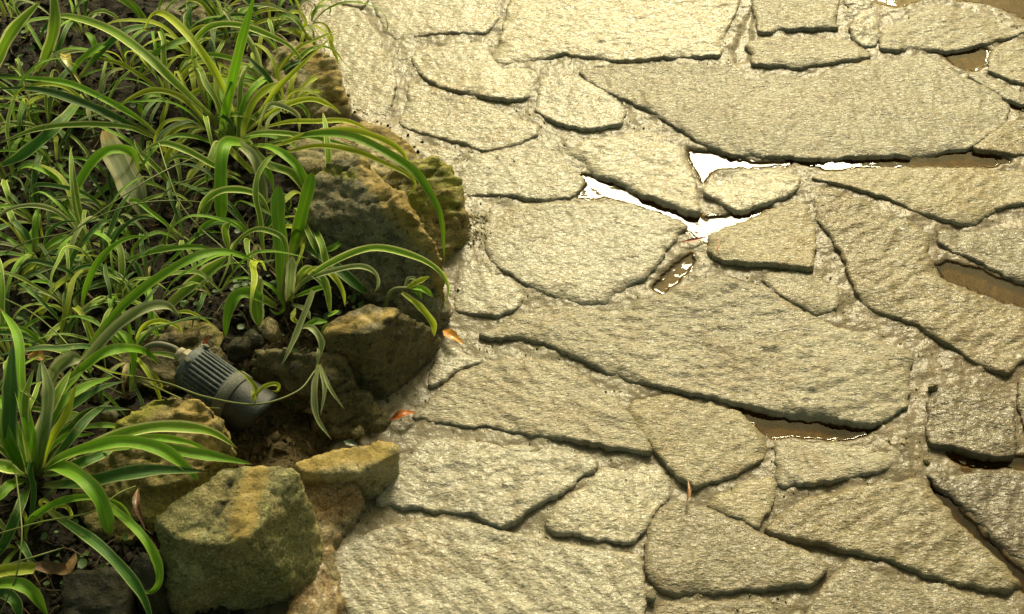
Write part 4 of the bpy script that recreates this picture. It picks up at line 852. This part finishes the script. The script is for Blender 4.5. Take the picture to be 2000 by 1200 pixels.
for i_, (px, py, z, n, lab) in enumerate(CL):
    lime = px > 320 and py < 300
    clump(px, py, z, int(n * 1.6), lab, (.08, .24), (.003, .0085) if i_ >= len(CL) - THIN else (.0038, .0115) if not lime else (.005, .012), wts=(3, 3, 5, 2, 1) if lime else (4, 4, 1.5, 5, .8))
# -- runners
rn = plant(20, 590, .05, 'thin trailing runner stems crossing the left half of the bed', None)
for pts in ([(-10, 505, .08), (60, 470, .11), (130, 455, .12), (200, 420, .13), (270, 398, .13), (340, 392, .12), (400, 396, .09)],
            [(-10, 570, .07), (50, 540, .09), (90, 500, .12), (160, 440, .14), (260, 370, .15), (330, 330, .14), (400, 300, .1)],
            [(310, 280, .14), (325, 330, .14), (350, 395, .12), (390, 445, .10), (430, 480, .10), (490, 540, .1), (540, 590, .07)],
            [(-10, 575, .08), (60, 610, .1), (110, 650, .12), (160, 700, .12), (240, 745, .1)],
            [(-10, 1045, .09), (80, 1020, .13), (180, 1000, .15), (230, 965, .15), (265, 950, .14)],
            [(30, 920, .12), (40, 1000, .15), (42, 1060, .15), (30, 1130, .13), (0, 1200, .1)],
            [(-10, 1110, .1), (60, 1090, .12), (125, 1070, .11)],
            [(270, 740, .09), (380, 790, .11), (430, 798, .12)],
            [(300, 430, .06), (330, 370, .1), (400, 340, .1)],
            [(60, 700, .05), (120, 740, .1), (180, 745, .12), (240, 770, .1)]): runner(rn, pts, .0013)
# -- low round-leaved ground cover
def ground_cover():
    V = []; Fc = []
    for k in range(420):
        px, py = random.choice([(60, 90), (180, 330), (30, 330), (120, 360), (300, 650), (470, 520), (60, 650), (160, 1100), (690, 600), (430, 610), (200, 250), (560, 700)])
        px += random.gauss(0, 55); py += random.gauss(0, 40); p = P(px, py, .03)
        if edge_side(np.array([p.x]), np.array([p.y]))[0] > -.02: continue
        z = soil_z(np.array([p.x]), np.array([p.y]))[0] + random.uniform(.006, .022); r = random.uniform(.0025, .007)
        nrm = Vector((random.gauss(0, .35), random.gauss(0, .35), 1)).normalized(); a = nrm.orthogonal().normalized(); b_ = nrm.cross(a); c = Vector((p.x, p.y, z)); b0 = len(V)
        V.append(c - nrm * r * .2)
        for i in range(8): V.append(c + (a * math.cos(i * .785) + b_ * math.sin(i * .785) * random.uniform(.75, 1)) * r)
        for i in range(8): Fc.append((b0, b0 + 1 + i, b0 + 1 + (i + 1) % 8))
    return mesh('ground_cover', V, Fc)
tag(link('ground_cover', ground_cover(), plain('small_leaf', (.06, .13, .025), .5, 30, .4)), 'tiny round-leaved weeds growing on the soil', 'weeds', kind='stuff')

# ------------------------------------------------------------------ fallen leaves and twigs
def fallen(px0, py0, px1, py1, z, w, col, label, name='fallen_leaf', curl=.006, col2=None, n=20, cat='leaf', zz=None, fold=.2):
    a, b = P(px0, py0, z), P(px1, py1, zz if zz is not None else z); mid = (a + b) / 2 + Vector((0, 0, curl)); mid += (b - a).cross(Vector((0, 0, 1))) * .07
    m = plain(name + '_colour', col, .45, 90, .35, .001, c2=col2, coat=.3)
    me = leaf_mesh([a, mid, b], w, fold=fold, face=.1, tip=.5, base=.12, n=n, wave=.15); me.name = name
    o = link(name, me, m); tag(o, label, cat); origin(o); return o
fallen(865, 645, 905, 672, .018, .0165, (.62, .23, .02), 'orange-yellow fallen leaf on the mortar at the foot of the boulder', col2=(.75, .36, .05))
fallen(762, 820, 812, 806, .016, .013, (.42, .07, .01), 'curled rust-red leaf at the left tip of the long pointed flagstone', col2=(.6, .2, .02), curl=.009)
fallen(1328, 474, 1382, 463, .008, .0085, (.24, .045, .015), 'slim dark red leaf at the edge of the white puddle', col2=(.34, .09, .03), curl=.002)
fallen(1397, 498, 1404, 462, .026, .003, (.40, .15, .05), 'thin reddish stalk lying on the raised flagstone', 'twig', curl=.001, cat='twig')
fallen(1341, 982, 1344, 938, .022, .0055, (.30, .13, .03), 'short brown twig standing in the joint below the rounded flagstone', 'twig', curl=.002, cat='twig')
fallen(398, 682, 408, 655, .085, .007, (.5, .09, .015), 'small orange-red leaf tip just above the spotlight', curl=.003, zz=.105)
fallen(595, 803, 625, 812, .03, .011, (.28, .17, .05), 'small tan dead leaf under the hanging plantlet')
fallen(672, 862, 702, 874, .092, .010, (.025, .05, .02), 'shrivelled dark green leaf on the flat-topped yellow rock', curl=.004)
wilt = leaf_mesh([P(205, 255, .06), P(225, 300, .085), P(262, 375, .08), P(288, 432, .05)], .044, fold=.10, face=.5, tip=.35, base=.25, n=30, wave=.12)
wilt.name = 'wilted_leaf'; o = link('wilted_leaf', wilt, leaf_mat('wilted_leaf', (.26, .30, .12), (.13, .18, .06), (.36, .36, .17), .55, .15, .6, (.40, .25, .08)))
tag(o, 'large pale wilted leaf lying in the upper left of the bed', 'leaf'); origin(o)
fallen(128, 100, 158, 165, .07, .018, (.46, .38, .06), 'yellow withered blade standing at the upper left', col2=(.55, .45, .1), curl=.02)
fallen(270, 955, 282, 1030, .12, .010, (.13, .045, .015), 'brown shrivelled leaf hanging in front of the mossy rock', curl=.01)
fallen(505, 165, 520, 140, .07, .012, (.2, .11, .04), 'brown dry leaf scrap in the upper plants', curl=.005)
fallen(60, 690, 90, 705, .06, .022, (.42, .20, .03), 'ochre dead leaf under the lower left plant', curl=.004)
fallen(1505, 300, 1512, 303, .02, .002, (.15, .08, .03), 'speck of brown leaf on the great oval slab', curl=.0005)

# ------------------------------------------------------------------ garden spotlight
def dusty(name, c, dust, rough=.6, amt=.5):
    t = NT(name); v = t.n('TexCoord').outputs['Object']; a = t.noise(38, 5, .65, v); b = t.noise(420, 4, .75, v); g = t.noise(120, 5, .7, v)
    col = t.mix(t.ramp(a, [(.42, 0), (.66, amt)]), c, dust); col = t.mix(t.ramp(b, [(.54, 0), (.60, .75)]), col, dust); col = t.mix(t.ramp(g, [(.60, 0), (.68, .8)]), col, (.10, .075, .035))
    return t.set(Base_Color=col, Roughness=rough, Normal=t.bump(b, .0008))
def spotlight():
    a, b = P(368, 712, .085), P(480, 792, .060); ax = (b - a).normalized(); Lb = (b - a).length
    root = empty('garden_spotlight', a); tag(root, 'dusty dark grey ribbed garden spotlight lying between the rocks', 'spotlight')
    xa = ax.cross(Vector((0, 0, 1))).normalized(); ya = xa.cross(ax).normalized()   # ya: upwards
    M = lambda x, y, z: a + xa * x + ya * y + ax * z
    dust = dusty('dusty_plastic', (.018, .032, .040), (.16, .185, .18), .6, .6)
    dust2 = dusty('dusty_band', (.07, .08, .072), (.19, .19, .15), .7, .7)
    pale = dusty('pale_plastic', (.42, .38, .28), (.25, .2, .12), .6, .4)
    blk = dusty('hood_plastic', (.006, .010, .012), (.035, .045, .047), .5, .3)
    glass = plain('lens_glass', (.02, .025, .025), .12, 20, .2, 0)
    def lathe(prof, n=96, rib=None, shear=None):
        V = []; Fc = []
        for j, (z, r) in enumerate(prof):
            for k in range(n):
                t = 2 * math.pi * k / n; rr = r
                if rib and rib[0] < z < rib[1]: rr = r - (rib[2] if (k % 5) < 2 else 0)
                x, y = rr * math.cos(t), rr * math.sin(t); V.append(M(x, y, z + (shear * y if shear and j >= shear_from else 0)))
        for j in range(len(prof) - 1):
            for k in range(n): Fc.append((j * n + k, j * n + (k + 1) % n, (j + 1) * n + (k + 1) % n, (j + 1) * n + k))
        return V, Fc
    r = .035; shear_from = 99
    e0, e1 = .014, Lb * .66
    prof = [(-.002, .0005), (-.002, .024), (0, .030), (.003, .0335), (.008, r), (e0 - .001, r), (e0, r)] + [(e0 + (e1 - e0) * i / 16, r) for i in range(1, 16)] + [(e1, r), (e1 + .002, r)]
    v, f = lathe(prof, 150, (e0 + .0005, e1 - .0005, .0034)); o = link('body', mesh('body', v, f), dust, root, smooth=False)
    bv = o.modifiers.new('b', 'BEVEL'); bv.width = .0006; bv.segments = 1; bv.limit_method = 'ANGLE'
    v, f = lathe([(e1 + .002, r - .002), (e1 + .0025, .0375), (e1 + .004, .0385), (e1 + .019, .0385), (e1 + .0205, .0375), (e1 + .021, r)]); link('collar', mesh('collar', v, f), dust2, root)
    shear_from = 1
    v, f = lathe([(e1 + .021, .036), (e1 + .050, .0385), (e1 + .058, .0385), (e1 + .0585, .0365), (e1 + .052, .0355), (e1 + .030, .034)], 96, None, .45); link('hood', mesh('hood', v, f), blk, root)
    v, f = lathe([(e1 + .035, .0345), (e1 + .041, .026), (e1 + .044, .014), (e1 + .045, .0005)], 64); link('lens', mesh('lens', v, f), glass, root)
    # cable gland
    shear_from = 99
    g0 = ya * .010
    def cyl(c, d_, L_, r0, r1, n, name, m, par=root, capr=.8):
        d_ = d_.normalized(); u = d_.orthogonal().normalized(); w_ = d_.cross(u); V = []; Fc = []
        rings = [(0, r0 * capr), (L_ * .08, r0), (L_ * .92, r1), (L_, r1 * capr)]
        for z, rr in rings:
            for k in range(n): V.append(c + d_ * z + (u * math.cos(6.2832 * k / n) + w_ * math.sin(6.2832 * k / n)) * rr)
        for j in range(3):
            for k in range(n): Fc.append((j * n + k, j * n + (k + 1) % n, (j + 1) * n + (k + 1) % n, (j + 1) * n + k))
        Fc.append(tuple(range(n))[::-1]); Fc.append(tuple(3 * n + k for k in range(n)))
        return link(name, mesh(name, V, Fc), m, par, smooth=n > 12)
    gc = a + ya * .012
    cyl(gc + ax * .002, -ax, .012, .015, .014, 6, 'cable_gland', pale)
    nut = cyl(gc - ax * .010, -ax, .010, .0115, .010, 20, 'gland_nut', pale)
    v, f = tube(spline([gc - ax * .018, P(340, 680, .105), P(310, 672, .11), P(285, 680, .10), P(262, 705, .07), P(250, 740, .03)], 40), .0042, 10)
    link('cable', mesh('cable', v, f), plain('cable_grey', (.17, .17, .13), .6, 30, .3), root)
    # mounting ear on the low left rim, screws
    p0, p1 = M(-.027, .014, .0), M(-.040, -.012, .004)
    cyl(p0, p1 - p0, (p1 - p0).length, .0065, .005, 8, 'mounting_ear', pale)
    for q, nrm in ((M(-.030, -.019, .012), (-xa - ya * .6)), (M(.012, .034, .008), ya), (M(-.026, .026, .010), (-xa + ya))):
        cyl(q, nrm, .004, .0052, .0045, 16, 'screw', dust2)
    for k in range(14):
        pass
spotlight()
print('objects', len(bpy.data.objects), 'verts', sum(len(m.vertices) for m in bpy.data.meshes))
